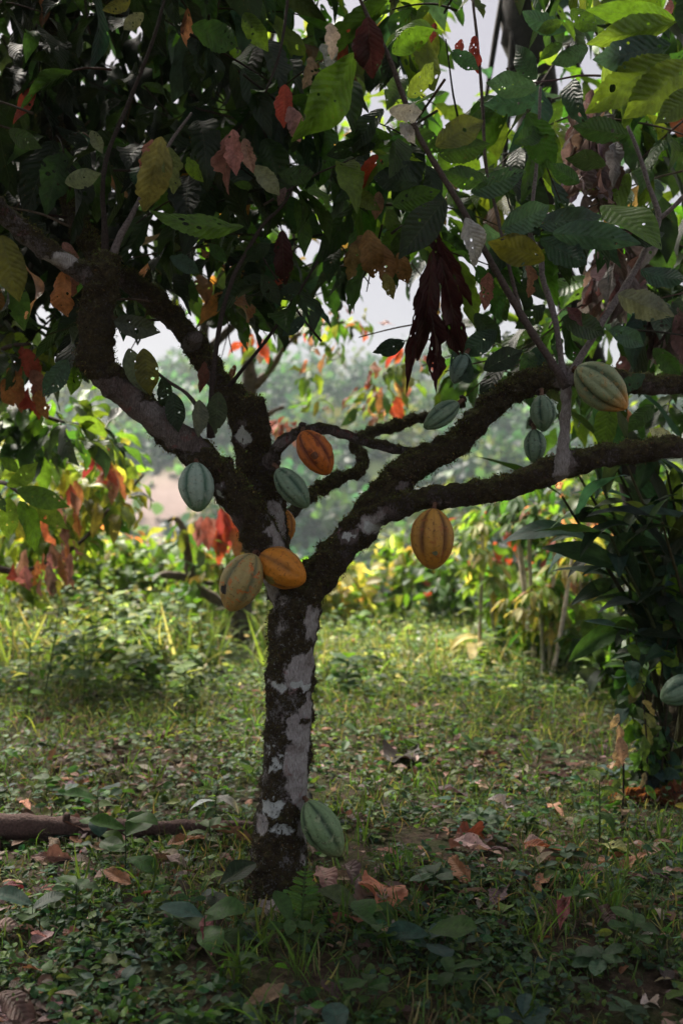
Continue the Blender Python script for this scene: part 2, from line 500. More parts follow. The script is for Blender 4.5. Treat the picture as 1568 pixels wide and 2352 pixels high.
# ------------------------------------------------------------------ the cacao tree: wood
LIMBS = {
    'trunk': [(632, 2090, 2.70, 158), (637, 2035, 2.70, 140), (641, 1980, 2.70, 128), (646, 1910, 2.70, 118), (652, 1830, 2.70, 112), (661, 1700, 2.70, 106), (666, 1580, 2.70, 108),
              (671, 1480, 2.70, 106), (678, 1400, 2.70, 112), (682, 1345, 2.70, 112)],
    'front_limb': [(668, 1390, 2.70, 80), (635, 1310, 2.68, 84), (606, 1240, 2.66, 86), (560, 1165, 2.64, 84), (505, 1095, 2.62, 80), (440, 1030, 2.60, 76), (350, 955, 2.58, 74),
                   (265, 882, 2.56, 76), (222, 825, 2.55, 80), (220, 760, 2.55, 80), (228, 690, 2.55, 76), (238, 640, 2.55, 78), (246, 600, 2.56, 64), (250, 582, 2.57, 40)],
    'side_limb': [(232, 650, 2.55, 56), (195, 632, 2.53, 54), (150, 600, 2.51, 50), (100, 570, 2.49, 50), (50, 530, 2.47, 50), (-10, 475, 2.44, 52), (-90, 400, 2.40, 50)],
    'rear_limb': [(660, 1370, 2.74, 84), (634, 1280, 2.75, 62), (622, 1200, 2.77, 72), (602, 1120, 2.79, 92), (588, 1050, 2.81, 92), (572, 985, 2.83, 84), (545, 930, 2.85, 60),
                  (500, 875, 2.87, 58), (462, 815, 2.89, 58), (415, 750, 2.90, 56), (350, 690, 2.88, 56), (290, 640, 2.84, 54), (230, 590, 2.88, 50), (175, 500, 2.98, 46), (140, 360, 3.08, 40), (120, 160, 3.2, 32), (110, -60, 3.3, 24)],
    'cut_stub': [(585, 1010, 2.80, 74), (584, 960, 2.78, 64), (582, 922, 2.77, 58), (581, 912, 2.77, 40)],
    'knot_stub': [(440, 790, 2.88, 44), (449, 777, 2.83, 36), (452, 775, 2.815, 32)],
    'right_limb': [(690, 1372, 2.70, 84), (738, 1318, 2.70, 88), (790, 1252, 2.70, 80), (848, 1185, 2.71, 78), (905, 1110, 2.72, 78), (970, 1058, 2.73, 72), (1050, 1015, 2.75, 66),
                   (1105, 955, 2.78, 62), (1165, 905, 2.80, 58), (1240, 872, 2.83, 56), (1330, 862, 2.87, 54), (1430, 878, 2.92, 50), (1530, 885, 3.0, 48), (1660, 870, 3.1, 44)],
    'low_limb': [(838, 1200, 2.70, 52), (900, 1170, 2.67, 56), (975, 1146, 2.64, 58), (1065, 1137, 2.61, 58), (1150, 1122, 2.58, 62), (1225, 1096, 2.56, 66), (1290, 1070, 2.55, 64), (1380, 1050, 2.53, 54),
                 (1470, 1036, 2.52, 52), (1570, 1028, 2.51, 52), (1700, 1010, 2.50, 48)],
    'thin_limb': [(612, 1080, 2.79, 40), (630, 1040, 2.74, 36), (662, 1008, 2.71, 32), (710, 986, 2.72, 26), (770, 992, 2.74, 25), (830, 1012, 2.76, 27), (890, 1028, 2.78, 26), (950, 1040, 2.80, 24), (990, 1046, 2.8, 22)],
    'far_limb': [(628, 1215, 2.80, 30), (668, 1178, 2.90, 28), (720, 1133, 3.02, 30), (775, 1100, 3.12, 30), (826, 1082, 3.2, 30), (832, 1045, 3.26, 28), (815, 1020, 3.3, 28), (840, 1000, 3.36, 26), (900, 980, 3.42, 26), (975, 958, 3.5, 22), (1060, 930, 3.6, 16)],
    'sprout': [(1286, 1088, 2.53, 40), (1290, 1060, 2.52, 32), (1296, 1000, 2.52, 28), (1299, 930, 2.52, 28), (1298, 880, 2.52, 30)],
}
SPROUTS = {
    'long': [(1298, 890, 2.52, 26), (1276, 848, 2.51, 18), (1235, 785, 2.50, 18), (1195, 722, 2.49, 18), (1160, 660, 2.48, 17), (1120, 590, 2.47, 15), (1062, 482, 2.46, 15), (1010, 395, 2.45, 14), (960, 310, 2.44, 14), (925, 220, 2.43, 13), (890, 125, 2.42, 11), (850, 50, 2.41, 10), (810, -40, 2.4, 8)],
    'mid': [(1297, 885, 2.53, 24), (1288, 830, 2.54, 14), (1277, 750, 2.55, 15), (1262, 690, 2.56, 15), (1245, 640, 2.58, 15), (1240, 590, 2.60, 12), (1215, 530, 2.62, 11), (1225, 440, 2.66, 9), (1235, 330, 2.7, 8), (1240, 200, 2.74, 7)],
    'right': [(1300, 885, 2.52, 24), (1322, 838, 2.54, 17), (1365, 768, 2.56, 16), (1410, 695, 2.58, 16), (1455, 625, 2.60, 15), (1490, 555, 2.62, 15), (1512, 500, 2.63, 15), (1490, 430, 2.64, 11), (1465, 350, 2.66, 10), (1440, 290, 2.68, 8)],
    'rightb': [(1510, 505, 2.63, 13), (1540, 480, 2.62, 10), (1600, 420, 2.60, 9)],
    'midb': [(1195, 722, 2.49, 12), (1165, 600, 2.52, 9), (1140, 490, 2.55, 8), (1115, 380, 2.58, 8), (1108, 250, 2.60, 8), (1098, 120, 2.63, 7), (1085, 0, 2.66, 6)],
    'left': [(484, 1005, 2.60, 20), (484, 940, 2.60, 13), (490, 860, 2.60, 12), (508, 730, 2.60, 11), (535, 640, 2.60, 11), (560, 590, 2.62, 10), (605, 515, 2.64, 9), (650, 470, 2.66, 7), (700, 380, 2.7, 6)],
    'leftb': [(520, 895, 2.84, 12), (560, 845, 2.80, 8), (620, 770, 2.78, 8), (680, 680, 2.76, 7), (730, 600, 2.75, 6)],
    'leftc': [(468, 955, 2.63, 12), (430, 905, 2.62, 8), (380, 872, 2.62, 7), (345, 840, 2.62, 6)],
    'top': [(243, 590, 2.56, 20), (240, 500, 2.57, 13), (236, 450, 2.58, 12), (246, 360, 2.60, 11), (290, 250, 2.63, 10), (330, 150, 2.66, 9), (362, 60, 2.69, 8), (390, -50, 2.72, 7)],
    'topb': [(258, 592, 2.56, 22), (275, 545, 2.57, 17), (300, 500, 2.58, 13), (330, 440, 2.62, 9), (390, 330, 2.68, 8), (440, 260, 2.74, 6)],
    'hang': [(664, -30, 2.5, 7), (652, 70, 2.48, 7), (637, 140, 2.46, 6), (610, 212, 2.45, 5)],
}


def limb_pts(spec):
    return np.array([P(u, v, Y) for u, v, Y, w in spec]), np.array([px(w, Y) / 2 for u, v, Y, w in spec])


ROOT = empty('cacao_tree', (P(638, 2060, 2.70)[0], 2.70, 0.0),
             'mossy forked cacao tree with spreading limbs and pods in the middle of the clearing', 'tree')


def spots(lst, ox, oy, k):
    return [(ox + x / k, oy + y / k, rx / k, ry / k) for x, y, rx, ry in lst]


# bare bark and lichen patches surveyed on the camera side of the trunk (survey grid)
KZ = 2.475 * 2000 / 1568
BARE = spots([(520, 180, 50, 110), (440, 540, 95, 105), (510, 800, 48, 85), (440, 980, 85, 95), (430, 1220, 95, 210), (455, 1480, 48, 150), (300, 640, 60, 36), (500, 440, 40, 60),
              (465, 1680, 30, 130), (170, 1640, 40, 60), (210, 860, 16, 26), (480, 1900, 16, 40)], 548.8, 1372, KZ) + \
    [(640, 1205, 20, 62), (612, 1360, 22, 34), (628, 1300, 14, 40), (560, 1000, 12, 30), (850, 1205, 26, 24), (800, 1228, 24, 15), (735, 1420, 20, 20), (505, 1125, 14, 14), (250, 905, 70, 26), (360, 965, 90, 34), (430, 1010, 50, 22), (140, 600, 36, 12), (660, 1012, 40, 14), (300, 505, 30, 40), (1296, 970, 30, 120), (925, 1120, 16, 12)]
LICH = spots([(300, 640, 58, 34), (280, 1190, 36, 52), (235, 1245, 30, 38), (245, 1520, 100, 58), (310, 1690, 92, 46), (470, 640, 70, 26), (225, 1110, 12, 50), (180, 1490, 40, 40), (340, 1130, 14, 14)], 548.8, 1372, KZ) + \
    [(560, 1000, 12, 16), (852, 1208, 16, 16), (800, 1228, 18, 8), (508, 1128, 9, 9)]
MOSSP = spots([(390, 1560, 52, 70), (300, 1600, 90, 26), (330, 1790, 160, 60), (485, 880, 20, 30)], 548.8, 1372, KZ)


def in_spots(u, v, lst):
    m = np.full(u.shape, -9.0)
    for cu, cv, ru, rv in lst:
        m = np.maximum(m, 1.0 - np.sqrt(((u - cu) / ru) ** 2 + ((v - cv) / rv) ** 2))
    return np.clip(m * 1.3 + .5, 0, 1)


def build_wood():
    A = Acc()
    SK, SR, SN = [], [], []
    names = list(LIMBS)
    for i, nme in enumerate(names):
        p, r = limb_pts(LIMBS[nme]); r = r * (.97 if nme == 'trunk' else .92)
        add_tube(A, p, r, 20, .02)
        pp, rr = resample(p, r, .02)
        SK.append(pp); SR.append(rr); SN.append(np.full(len(pp), i))
    # buttress flare at the base
    b = P(638, 2050, 2.7); b[2] = 0
    for a in (0.4, 1.7, 2.9, 4.0, 5.3):
        d = np.array([math.cos(a), math.sin(a), 0])
        add_tube(A, [b + np.array([0, 0, .24]) + d * .022, b + d * .05 + np.array([0, 0, .07]), b + d * .085 + np.array([0, 0, -.03])], [.036, .030, .018], 10, .02)
    SK = np.concatenate(SK); SR = np.concatenate(SR); SN = np.concatenate(SN)
    tmp = A.build('wood_tmp', None)
    mod = tmp.modifiers.new('r', 'REMESH'); mod.mode = 'VOXEL'; mod.voxel_size = .0055
    sm = tmp.modifiers.new('s', 'SMOOTH'); sm.iterations = 7; sm.factor = .5
    dg = bpy.context.evaluated_depsgraph_get(); dg.update()
    ev = tmp.evaluated_get(dg); me = ev.to_mesh()
    nV = len(me.vertices)
    V = np.empty(nV * 3, np.float32); me.vertices.foreach_get('co', V); V = V.reshape(-1, 3).astype(float)
    NO = np.empty(nV * 3, np.float32); me.vertices.foreach_get('normal', NO); NO = NO.reshape(-1, 3).astype(float)
    nl = len(me.loops); L = np.empty(nl, np.int32); me.loops.foreach_get('vertex_index', L)
    Q = L.reshape(-1, 4)
    ev.to_mesh_clear(); bpy.data.objects.remove(tmp)
    # nearest limb
    own = np.empty(nV, int)
    for s in range(0, nV, 4000):
        d = np.linalg.norm(V[s:s + 4000, None] - SK[None], axis=2) - SR[None]
        own[s:s + 4000] = SN[d.argmin(1)]
    u, v = proj(V)
    front = np.clip(-NO[:, 1] * 3, 0, 1)
    n1 = np.array([noise.fractal(Vector(p * 9), 1, 2, 4) for p in V])
    n2 = np.array([noise.noise(Vector(p * 55)) for p in V])
    n3 = np.array([noise.fractal(Vector(p * 26 + 7), 1, 2, 3) for p in V])
    bias = {'trunk': .72, 'front_limb': .58, 'side_limb': .42, 'rear_limb': .72, 'cut_stub': 1.0, 'knot_stub': .1, 'right_limb': .74, 'low_limb': .70, 'thin_limb': .45, 'far_limb': .75, 'sprout': -.2}
    B = np.array([bias[n] for n in names])[own]
    up = NO[:, 2]
    mo = B + .48 * n1 + .30 * n3 + .20 * up
    mo = np.where((own == names.index('trunk')) & (v > 1940), mo + .02, mo)
    fl = own == names.index('front_limb')
    mo = np.where(fl & (v < 870), mo + .32, np.where(fl & (v > 1010), mo + .22, mo))
    wu = np.array([noise.fractal(Vector(p * 34 + 3), 1, 2, 4) for p in V]); wv = np.array([noise.fractal(Vector(p * 34 + 31), 1, 2, 4) for p in V])
    u = u + 17 * wu; v = v + 17 * wv
    bare = in_spots(u, v, BARE) * front
    mo = mo - bare * 1.25
    mo = np.maximum(mo, in_spots(u, v, MOSSP) * front * 1.1 - .1)
    mo = np.clip(mo, 0, 1)
    li = in_spots(u, v, LICH) * front * 1.15 + np.clip(n3 - .62, 0, 1) * 1.6
    li = np.clip(li, 0, 1)
    mo = np.where(li > .75, mo * .3, mo)
    pale = np.where(own == names.index('trunk'), .9, .12) + np.where(own == names.index('sprout'), .5, 0)
    pale = np.clip(np.maximum(pale, in_spots(u, v, [(640, 1205, 32, 80), (612, 1355, 34, 60), (628, 1300, 24, 60), (140, 600, 50, 18), (850, 1205, 34, 30)]) * front) + .25 * n1, 0, 1)
    amp = .0042 * n3 + .0032 * n2
    amp = amp + np.clip(mo - .4, 0, 1) * (.006 + .012 * n3 + .007 * n2)
    V2 = V + NO * amp[:, None]
    fo = own[Q[:, 0]]
    parts = {}
    origin = np.array(ROOT.location)
    pname = {'trunk': 'trunk', 'cut_stub': 'cut_branch_stub', 'knot_stub': 'sawn_branch_end', 'sprout': 'upright_shoot'}
    for i, nme in enumerate(names):
        qq = Q[fo == i]
        if not len(qq): continue
        used, inv = np.unique(qq, return_inverse=True)
        me = bpy.data.meshes.new(pname.get(nme, 'branch'))
        fill_mesh(me, V2[used] - origin, inv.reshape(-1, 4))
        a = me.attributes.new('moss', 'FLOAT', 'POINT'); a.data.foreach_set('value', mo[used].astype(np.float32))
        a = me.attributes.new('pale', 'FLOAT', 'POINT'); a.data.foreach_set('value', pale[used].astype(np.float32))
        a = me.attributes.new('lichen', 'FLOAT', 'POINT'); a.data.foreach_set('value', li[used].astype(np.float32))
        me.materials.append(M_BARK)
        o = bpy.data.objects.new(pname.get(nme, 'branch'), me); link(o, ROOT)
        parts[nme] = o
        # shaggy moss: short curled threads standing on the mossy faces
        fc = V2[qq].mean(1); fn = unit3(NO[qq].mean(1)); fm = mo[qq].mean(1)
        ok = np.where((fm > .56) & ((fn[:, 1] < .45) | (fc[:, 2] > 3)))[0]
        if len(ok) < 30: continue
        M = Leaves(THREAD_T)
        cnt = int(len(ok) * 1.7)
        for k in rng.choice(ok, cnt):
            n = fn[k]; shag = .55 + .9 * np.clip(fm[k] - .5, 0, .5) * 2 * (1 + .8 * noise.noise(Vector(fc[k] * 30)))
            d = n * .8 + rng.normal(size=3) * .55 + np.array([0, 0, -.25 if n[2] < .3 else .15])
            gcol = (.078, .060, .030) if rng.random() < .6 else ((.12, .115, .035) if rng.random() < .4 else (.06, .04, .026))
            if n[2] > .45: gcol = (.13, .135, .035) if rng.random() < .65 else gcol  # upper-side threads greener and brighter, top light put into the colour
            M.add(fc[k] - n * .001 + rng.normal(size=3) * .003, d, rng.normal(size=3), (.0025 + .0055 * rng.random() ** 1.5) * shag, 1.3 + 1.2 * rng.random(), jit(gcol, .4))
        # hanging wisps below the limbs
        low = ok[fn[ok, 2] < -.35]
        if len(low) > 10 and nme != 'trunk':
            for k in rng.choice(low, len(low) // 26):
                for _ in range(5):
                    M.add(fc[k] + rng.normal(size=3) * .004, np.array([0, 0, -1]) + rng.normal(size=3) * .5, rng.normal(size=3), .008 + .016 * rng.random() ** 2, .5, jit((.05, .04, .02), .4))
        tag(M.build('moss', M_MOSS, o), kind='stuff')
    return parts


def unit3(a):
    return a / (np.linalg.norm(a, axis=1)[:, None] + 1e-9)


WOOD = build_wood()

# shoots and twigs
SPR = {}
for nme, spec in SPROUTS.items():
    A = Acc(); p, r = limb_pts(spec)
    c = (.16, .135, .135) if nme in ('mid', 'right', 'rightb', 'topb') else (.085, .065, .06)
    if nme in ('left', 'leftb', 'hang', 'top'): c = (.04, .03, .027)
    add_tube(A, p, r, 8, .02, c, .05)
    SPR[nme] = A.build('shoot', M_TWIG, ROOT)

# ------------------------------------------------------------------ canopy of the tree
HOLES = [(430, 838, 92, 52), (765, 860, 165, 105), (700, 30, 48, 40), (425, 118, 42, 30), (1105, 75, 62, 75), (1240, 430, 32, 52), (1272, 625, 30, 50), (640, 960, 60, 60),
         (222, 472, 18, 28), (860, 740, 70, 60), (1190, 40, 30, 60), (490, 830, 30, 60), (750, 195, 14, 14), (860, 680, 30, 30)]
LOWER = np.array([(-300, 760), (0, 770), (100, 860), (180, 870), (215, 790), (330, 800), (420, 775), (560, 775), (700, 790), (800, 730), (900, 680), (940, 840), (1100, 890), (1250, 930), (1400, 1000), (1568, 980), (1900, 980)])


def in_canopy(u, v, pad=0, holes=True):
    if v > np.interp(u, LOWER[:, 0], LOWER[:, 1]) - pad: return False
    if holes:
        for cu, cv, ru, rv in HOLES:
            if ((u - cu) / (ru + pad)) ** 2 + ((v - cv) / (rv + pad)) ** 2 < 1: return False
    return True


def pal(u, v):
    """leaf colour mix over the canopy: shade painted in to the left, light to the upper right"""
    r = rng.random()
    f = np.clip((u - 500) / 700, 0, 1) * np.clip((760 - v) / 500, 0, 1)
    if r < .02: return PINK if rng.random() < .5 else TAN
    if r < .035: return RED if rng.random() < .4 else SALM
    if r < .035 + .5 * f: return YG if rng.random() < .55 else LIT  # brighter greens painted in for the lit upper right
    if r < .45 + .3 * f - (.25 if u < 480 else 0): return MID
    if u < 560 and rng.random() < 1.15 - max(u, 0) / 560: return (.008, .017, .007)  # near-black green stands in for the deep shade on the left
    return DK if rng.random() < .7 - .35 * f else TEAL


def twig(Lv, A, p, d, L, n, size, colf, sag=.5, rad=.004):
    """a leafy twig: leaves alternate along the outer part, tips sag"""
    pts = [np.asarray(p, float)]; dd = unit(d)
    for k in range(4):
        dd = unit(dd + np.array([0, 0, -.10 * sag]) + rng.normal(size=3) * .08)
        pts.append(pts[-1] + dd * L / 4)
    if A is not None:
        add_tube(A, pts, np.linspace(rad, rad * .45, 5), 5, .06, jit((.06, .045, .035), .3))
    pp, _ = resample(pts, np.ones(5), .01)
    s0 = np.cross(dd, [0, 0, 1.0]); s0 = unit(s0 if np.linalg.norm(s0) > .1 else np.array([1.0, 0, 0]))
    for k in range(n):
        t = .25 + .75 * (k + .5 * rng.random()) / max(n - 1, 1)
        q = pp[min(int(t * (len(pp) - 1)), len(pp) - 1)]
        sd = s0 * (1 if k % 2 else -1)
        sag = .35 + .9 * rng.random()
        ld = unit(dd * (.55 + .5 * t) + sd * (1.1 - .6 * t) * (.6 + .6 * rng.random()) + np.array([0, 0, -.15 - sag * (.4 + .6 * rng.random())]) + rng.normal(size=3) * .2)
        nn = np.array([0, 0, 1.0]) + rng.normal(size=3) * .38
        u, v = proj(q + ld * size * .5)
        o = q + ld * .02
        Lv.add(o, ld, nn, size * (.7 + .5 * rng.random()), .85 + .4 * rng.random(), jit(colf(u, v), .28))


def hero(Lv, bu, bv, tu, tv, Y, w, col, dy=0.0, roll=None, k=None, up=True):
    w = min(w * 1.15, .5 * math.hypot(tu - bu, tv - bv))
    b = P(bu, bv, Y); t = P(tu, tv, Y + dy)
    L = np.linalg.norm(t - b)
    mid = (b + t) / 2
    view = unit(np.array([0, 0, CZ]) - mid)
    d = unit(t - b)
    n = view - d * view.dot(d)
    n = unit(n)
    if n[2] < 0 and up and abs(n[2]) > .25: n = -n
    r = rng.normal() * .3 if roll is None else roll
    s = np.cross(n, d)
    n = n * math.cos(r) + s * math.sin(r)
    Lv.add(b, d, n, L * 1.06, px(w, Y) / (L * .35), jit(col, .12), k)


H_TOP = [  # leaves of the upright shoots and the crown overhead
    (815, 122, 716, 335, 2.38, 100, LIT), (900, 122, 985, 62, 2.45, 80, LIT), (935, 222, 1012, 150, 2.5, 66, YG), (1000, 336, 1112, 268, 2.42, 60, OLV), (1008, 356, 1118, 332, 2.5, 58, MID), (940, 300, 1020, 345, 2.55, 60, MID),
    (1232, 182, 1172, 104, 2.42, 66, TEAL), (1035, 118, 1097, 158, 2.5, 38, TEAL), (1232, 206, 1118, 184, 2.48, 52, TEAL), (1230, 232, 1114, 242, 2.55, 46, TEAL), (1549, 46, 1352, 18, 2.3, 48, LIT), (1549, 52, 1352, 96, 2.28, 56, YG),
    (1540, 102, 1342, 148, 2.26, 60, TEAL), (1538, 128, 1357, 244, 2.24, 74, YG), (1590, 140, 1445, 256, 2.22, 86, YG), (1600, 205, 1512, 278, 2.2, 58, YG), (1300, 70, 1182, 38, 2.5, 40, TEAL), (1290, 50, 1235, 72, 2.46, 46, LIT), (1310, 20, 1370, 80, 2.5, 52, LIT),
    (1290, 100, 1240, 130, 2.44, 55, LIT), (1350, 110, 1275, 150, 2.48, 50, TEAL), (1250, 598, 1122, 545, 2.40, 60, OLV), (1022, 458, 918, 582, 2.40, 74, DK), (1150, 528, 1268, 474, 2.38, 64, TEAL), (1268, 536, 1458, 546, 2.42, 58, TEAL),
    (1240, 548, 1352, 612, 2.46, 66, TEAL), (1232, 516, 1396, 494, 2.5, 50, TEAL), (1400, 756, 1482, 792, 2.46, 58, TEAL), (1418, 676, 1540, 724, 2.44, 80, GRY), (1290, 730, 1398, 768, 2.46, 56, DK), (1470, 620, 1568, 660, 2.48, 66, TEAL),
    (930, 784, 860, 816, 2.7, 50, TEAL), (1400, 925, 1378, 1035, 2.62, 66, LIT), (1500, 930, 1440, 985, 2.66, 58, MID), (1490, 985, 1545, 1012, 2.6, 34, SIL), (1080, 440, 1210, 400, 2.52, 52, TEAL), (1120, 420, 1020, 395, 2.5, 50, MID),
    (880, 250, 800, 330, 2.56, 80, DK), (905, 330, 800, 300, 2.6, 90, MID), (960, 420, 850, 400, 2.58, 54, TEAL), (900, 470, 1005, 440, 2.6, 44, LIT), (800, 440, 870, 480, 2.66, 60, YG), (1180, 330, 1260, 290, 2.6, 60, MID), (1210, 260, 1270, 390, 2.62, 62, MID),
    (1330, 420, 1260, 380, 2.5, 46, MID), (1390, 380, 1300, 350, 2.54, 44, DK), (1440, 310, 1320, 290, 2.5, 50, DK), (1440, 560, 1530, 520, 2.56, 54, DK), (1500, 800, 1560, 860, 2.5, 60, MID), (1480, 860, 1420, 900, 2.6, 50, TEAL),
    (1250, 700, 1190, 760, 2.62, 56, DK), (1140, 760, 1060, 820, 2.64, 56, TEAL), (1110, 850, 1200, 800, 2.66, 50, DK), (1090, 720, 1150, 790, 2.66, 50, DK), (1080, 880, 1040, 800, 2.6, 48, TEAL),
]
H_ODD = [  # silvery, dry and newly flushed leaves of the same crown
    (893, 252, 978, 272, 2.36, 50, SIL), (918, 282, 958, 326, 2.35, 36, SIL), (1068, 500, 1120, 606, 2.36, 62, SIL), (757, 52, 766, 128, 2.38, 44, (.45, .36, .34)), (738, 100, 772, 172, 2.44, 52, (.25, .30, .28)), (715, 130, 705, 200, 2.42, 44, (.22, .17, .12)),
    (845, 40, 852, 172, 2.34, 78, MAR), (828, 60, 830, 150, 2.36, 50, MAR), (535, 297, 541, 396, 2.42, 62, PINK), (522, 308, 507, 438, 2.45, 32, SALM), (560, 318, 580, 392, 2.46, 40, (.30, .18, .14)), (372, 314, 338, 492, 2.44, 66, GOLD),
    (388, 338, 402, 438, 2.46, 46, (.16, .22, .09)), (350, 320, 335, 410, 2.48, 40, SALM), (655, 194, 648, 285, 2.46, 44, RED), (664, 244, 692, 322, 2.44, 48, (.40, .22, .20)), (146, 556, 178, 612, 2.58, 38, PINK), (150, 622, 128, 732, 2.56, 66, (.36, .15, .06)),
    (165, 630, 172, 680, 2.58, 24, SALM), (1120, 626, 1114, 708, 2.56, 34, SALM), (1211, 604, 1223, 682, 2.6, 26, SALM), (1090, 82, 1080, 165, 2.6, 30, RED), (998, 52, 990, 95, 2.6, 22, RED), (1060, 90, 1045, 130, 2.62, 26, RED),
    (1540, 0, 1530, 40, 2.55, 40, PINK), (870, 440, 862, 500, 2.8, 28, SALM), (540, 838, 530, 868, 2.8, 26, (.2, .09, .05)), (470, 830, 462, 900, 2.62, 22, (.13, .05, .04)), (1300, 706, 1340, 745, 2.44, 50, (.08, .03, .03)), (655, 430, 640, 470, 2.7, 30, (.25, .15, .15)),
    (845, 528, 862, 642, 2.5, 60, TAN), (815, 560, 803, 642, 2.52, 48, TAN), (875, 560, 892, 655, 2.54, 46, (.22, .12, .05)), (915, 580, 935, 655, 2.56, 50, TAN), (882, 628, 902, 684, 2.52, 28, GOLD), (835, 540, 795, 600, 2.55, 40, (.2, .12, .05)), (648, 530, 652, 660, 2.7, 40, MAR), (1240, 540, 1200, 500, 2.6, 30, DK),
]
H_MAR = [(972, 655, 930, 895, 2.44, 34), (992, 575, 975, 850, 2.42, 66), (1010, 590, 1064, 815, 2.40, 74), (1005, 545, 1082, 705, 2.43, 52), (985, 700, 1026, 872, 2.41, 48), (1002, 720, 996, 895, 2.45, 40), (1020, 700, 1045, 830, 2.46, 40), (975, 620, 955, 760, 2.46, 40), (1000, 530, 1010, 640, 2.45, 50)]
H_LEFT = [(560, 520, 344, 527, 2.55, 46, LIT), (585, 380, 642, 442, 2.48, 66, GRY), (296, 800, 326, 902, 2.52, 84, GRY), (330, 800, 345, 905, 2.5, 60, OLV), (396, 902, 410, 988, 2.54, 46, DK), (458, 918, 458, 1000, 2.52, 46, GRY), (502, 900, 494, 992, 2.54, 40, (.04, .065, .035)), (374, 866, 388, 952, 2.56, 32, DK),
          (4, 540, 40, 682, 2.36, 70, OLV), (262, 738, 362, 762, 2.5, 62, (.045, .06, .05)), (156, 826, 102, 908, 2.56, 54, TEAL), (175, 840, 165, 905, 2.6, 36, LIT), (210, 300, 235, 350, 2.5, 46, GRY), (150, 420, 230, 400, 2.5, 50, GRY), (640, 400, 730, 410, 2.6, 50, MID), (580, 430, 540, 420, 2.6, 44, MID), (430, 360, 455, 420, 2.58, 34, LIT),
          (620, 560, 560, 600, 2.62, 50, DK), (690, 650, 640, 690, 2.66, 50, DK), (600, 630, 640, 700, 2.64, 60, DK), (700, 730, 650, 770, 2.7, 46, TEAL), (390, 590, 460, 620, 2.66, 56, TEAL), (520, 600, 480, 560, 2.7, 44, MID), (20, 300, 90, 340, 2.45, 80, DK), (330, 30, 280, 70, 2.5, 60, GRY), (300, 0, 240, 30, 2.4, 50, OLV), (440, 60, 560, 110, 2.5, 70, MID), (560, 30, 610, 110, 2.5, 60, LIT)]


def build_canopy():
    Lt = Leaves(HERO_T); Ll = Leaves(HERO_T)
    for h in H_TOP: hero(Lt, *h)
    word = {PINK: 'dusty pink', RED: 'red', SALM: 'salmon', GOLD: 'olive yellow', TAN: 'tan brown', MAR: 'dark maroon', SIL: 'silvery', DK: 'dark green'}
    for h in H_ODD:
        L1 = Leaves(DRY_T); hero(L1, *h, up=False)
        tag(L1.build('coloured_leaf', M_DRY, ROOT), '%s leaf hanging in the crown' % word.get(h[6], 'faded'))
    for h in H_MAR:
        L1 = Leaves(DRY_T); hero(L1, *h[:5], h[5] * .62, MAR, up=False)
        tag(L1.build('dead_leaf', M_DRY, SPR['long']), 'dark maroon dead leaf in a hanging bunch')
    for h in H_LEFT: hero(Ll, *h)
    # leafy twigs along the shoots and limbs
    lo, mi, to = Leaves(FILL_T), Leaves(FILL_T), Leaves(FILL_T)
    A = Acc()
    for side, (u0, u1), cnt in ((0, (-260, 560), 125), (1, (420, 1000), 95), (2, (900, 1800), 110)):
        Lv = (lo, mi, to)[side]
        got = 0
        while got < cnt:
            u = rng.uniform(u0, u1); v = rng.uniform(-260, 960); Y = rng.uniform(2.72, 4.3)
            if not in_canopy(u, v, 42): continue
            if ((u - 1370) / 80) ** 2 + ((v - 360) / 120) ** 2 < 1 or (Y < 3.4 and ((u - 1430) / 70) ** 2 + ((v - 600) / 110) ** 2 < 1): continue
            p = P(u, v, Y)
            d = rng.normal(size=3); d[2] = d[2] * .5 + .1
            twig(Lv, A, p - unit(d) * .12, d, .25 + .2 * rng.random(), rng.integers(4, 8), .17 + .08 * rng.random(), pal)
            got += 1
    keep = []
    for Lv in (lo, mi, to):   # drop leaves that fall across the open gaps
        for k, it in enumerate(Lv.items):
            Lv.items[k] = [i for i in it if in_canopy(*proj(i[0] + i[1][:, 0] * .5), -18) and in_canopy(*proj(i[0] + i[1][:, 0] * .95), -25)]
    tag(A.build('twigs', M_TWIG, ROOT), kind='stuff')
    Lt.into(Acc()).build('foliage', M_LEAF, SPR['long'])
    Ll.into(Acc()).build('foliage', M_LEAF, SPR['left'])
    for Lv, b in ((lo, 'front_limb'), (mi, 'rear_limb'), (to, 'right_limb')):
        Lv.build('foliage', M_LEAF, WOOD[b])
    # unseen crown overhead, above the picture, its density set for the shade it casts
    ov = Leaves(FAR_T)
    for _ in range(1080):
        x = rng.uniform(-5, 2.0) if rng.random() < .6 else rng.uniform(-4, -.3); y = rng.uniform(1.0, 5.4); z = rng.uniform(2.75, 4.6)
        if y > .5 and proj(np.array([x, y, z]))[1] > -120: continue
        a = rng.uniform(0, 6.3)
        ov.add((x, y, z), (math.cos(a), math.sin(a), -.5), np.array([0, 0, 1.]) + rng.normal(size=3) * .3, .36, 1.1, jit(DK, .3))
    for _ in range(520):  # more unseen leaves added to block sky light from the upper left
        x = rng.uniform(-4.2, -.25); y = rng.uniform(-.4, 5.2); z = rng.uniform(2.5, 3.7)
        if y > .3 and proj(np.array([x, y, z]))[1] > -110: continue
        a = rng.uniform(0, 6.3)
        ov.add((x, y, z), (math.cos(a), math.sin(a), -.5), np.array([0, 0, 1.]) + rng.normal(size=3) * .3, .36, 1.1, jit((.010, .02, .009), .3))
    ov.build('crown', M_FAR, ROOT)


build_canopy()

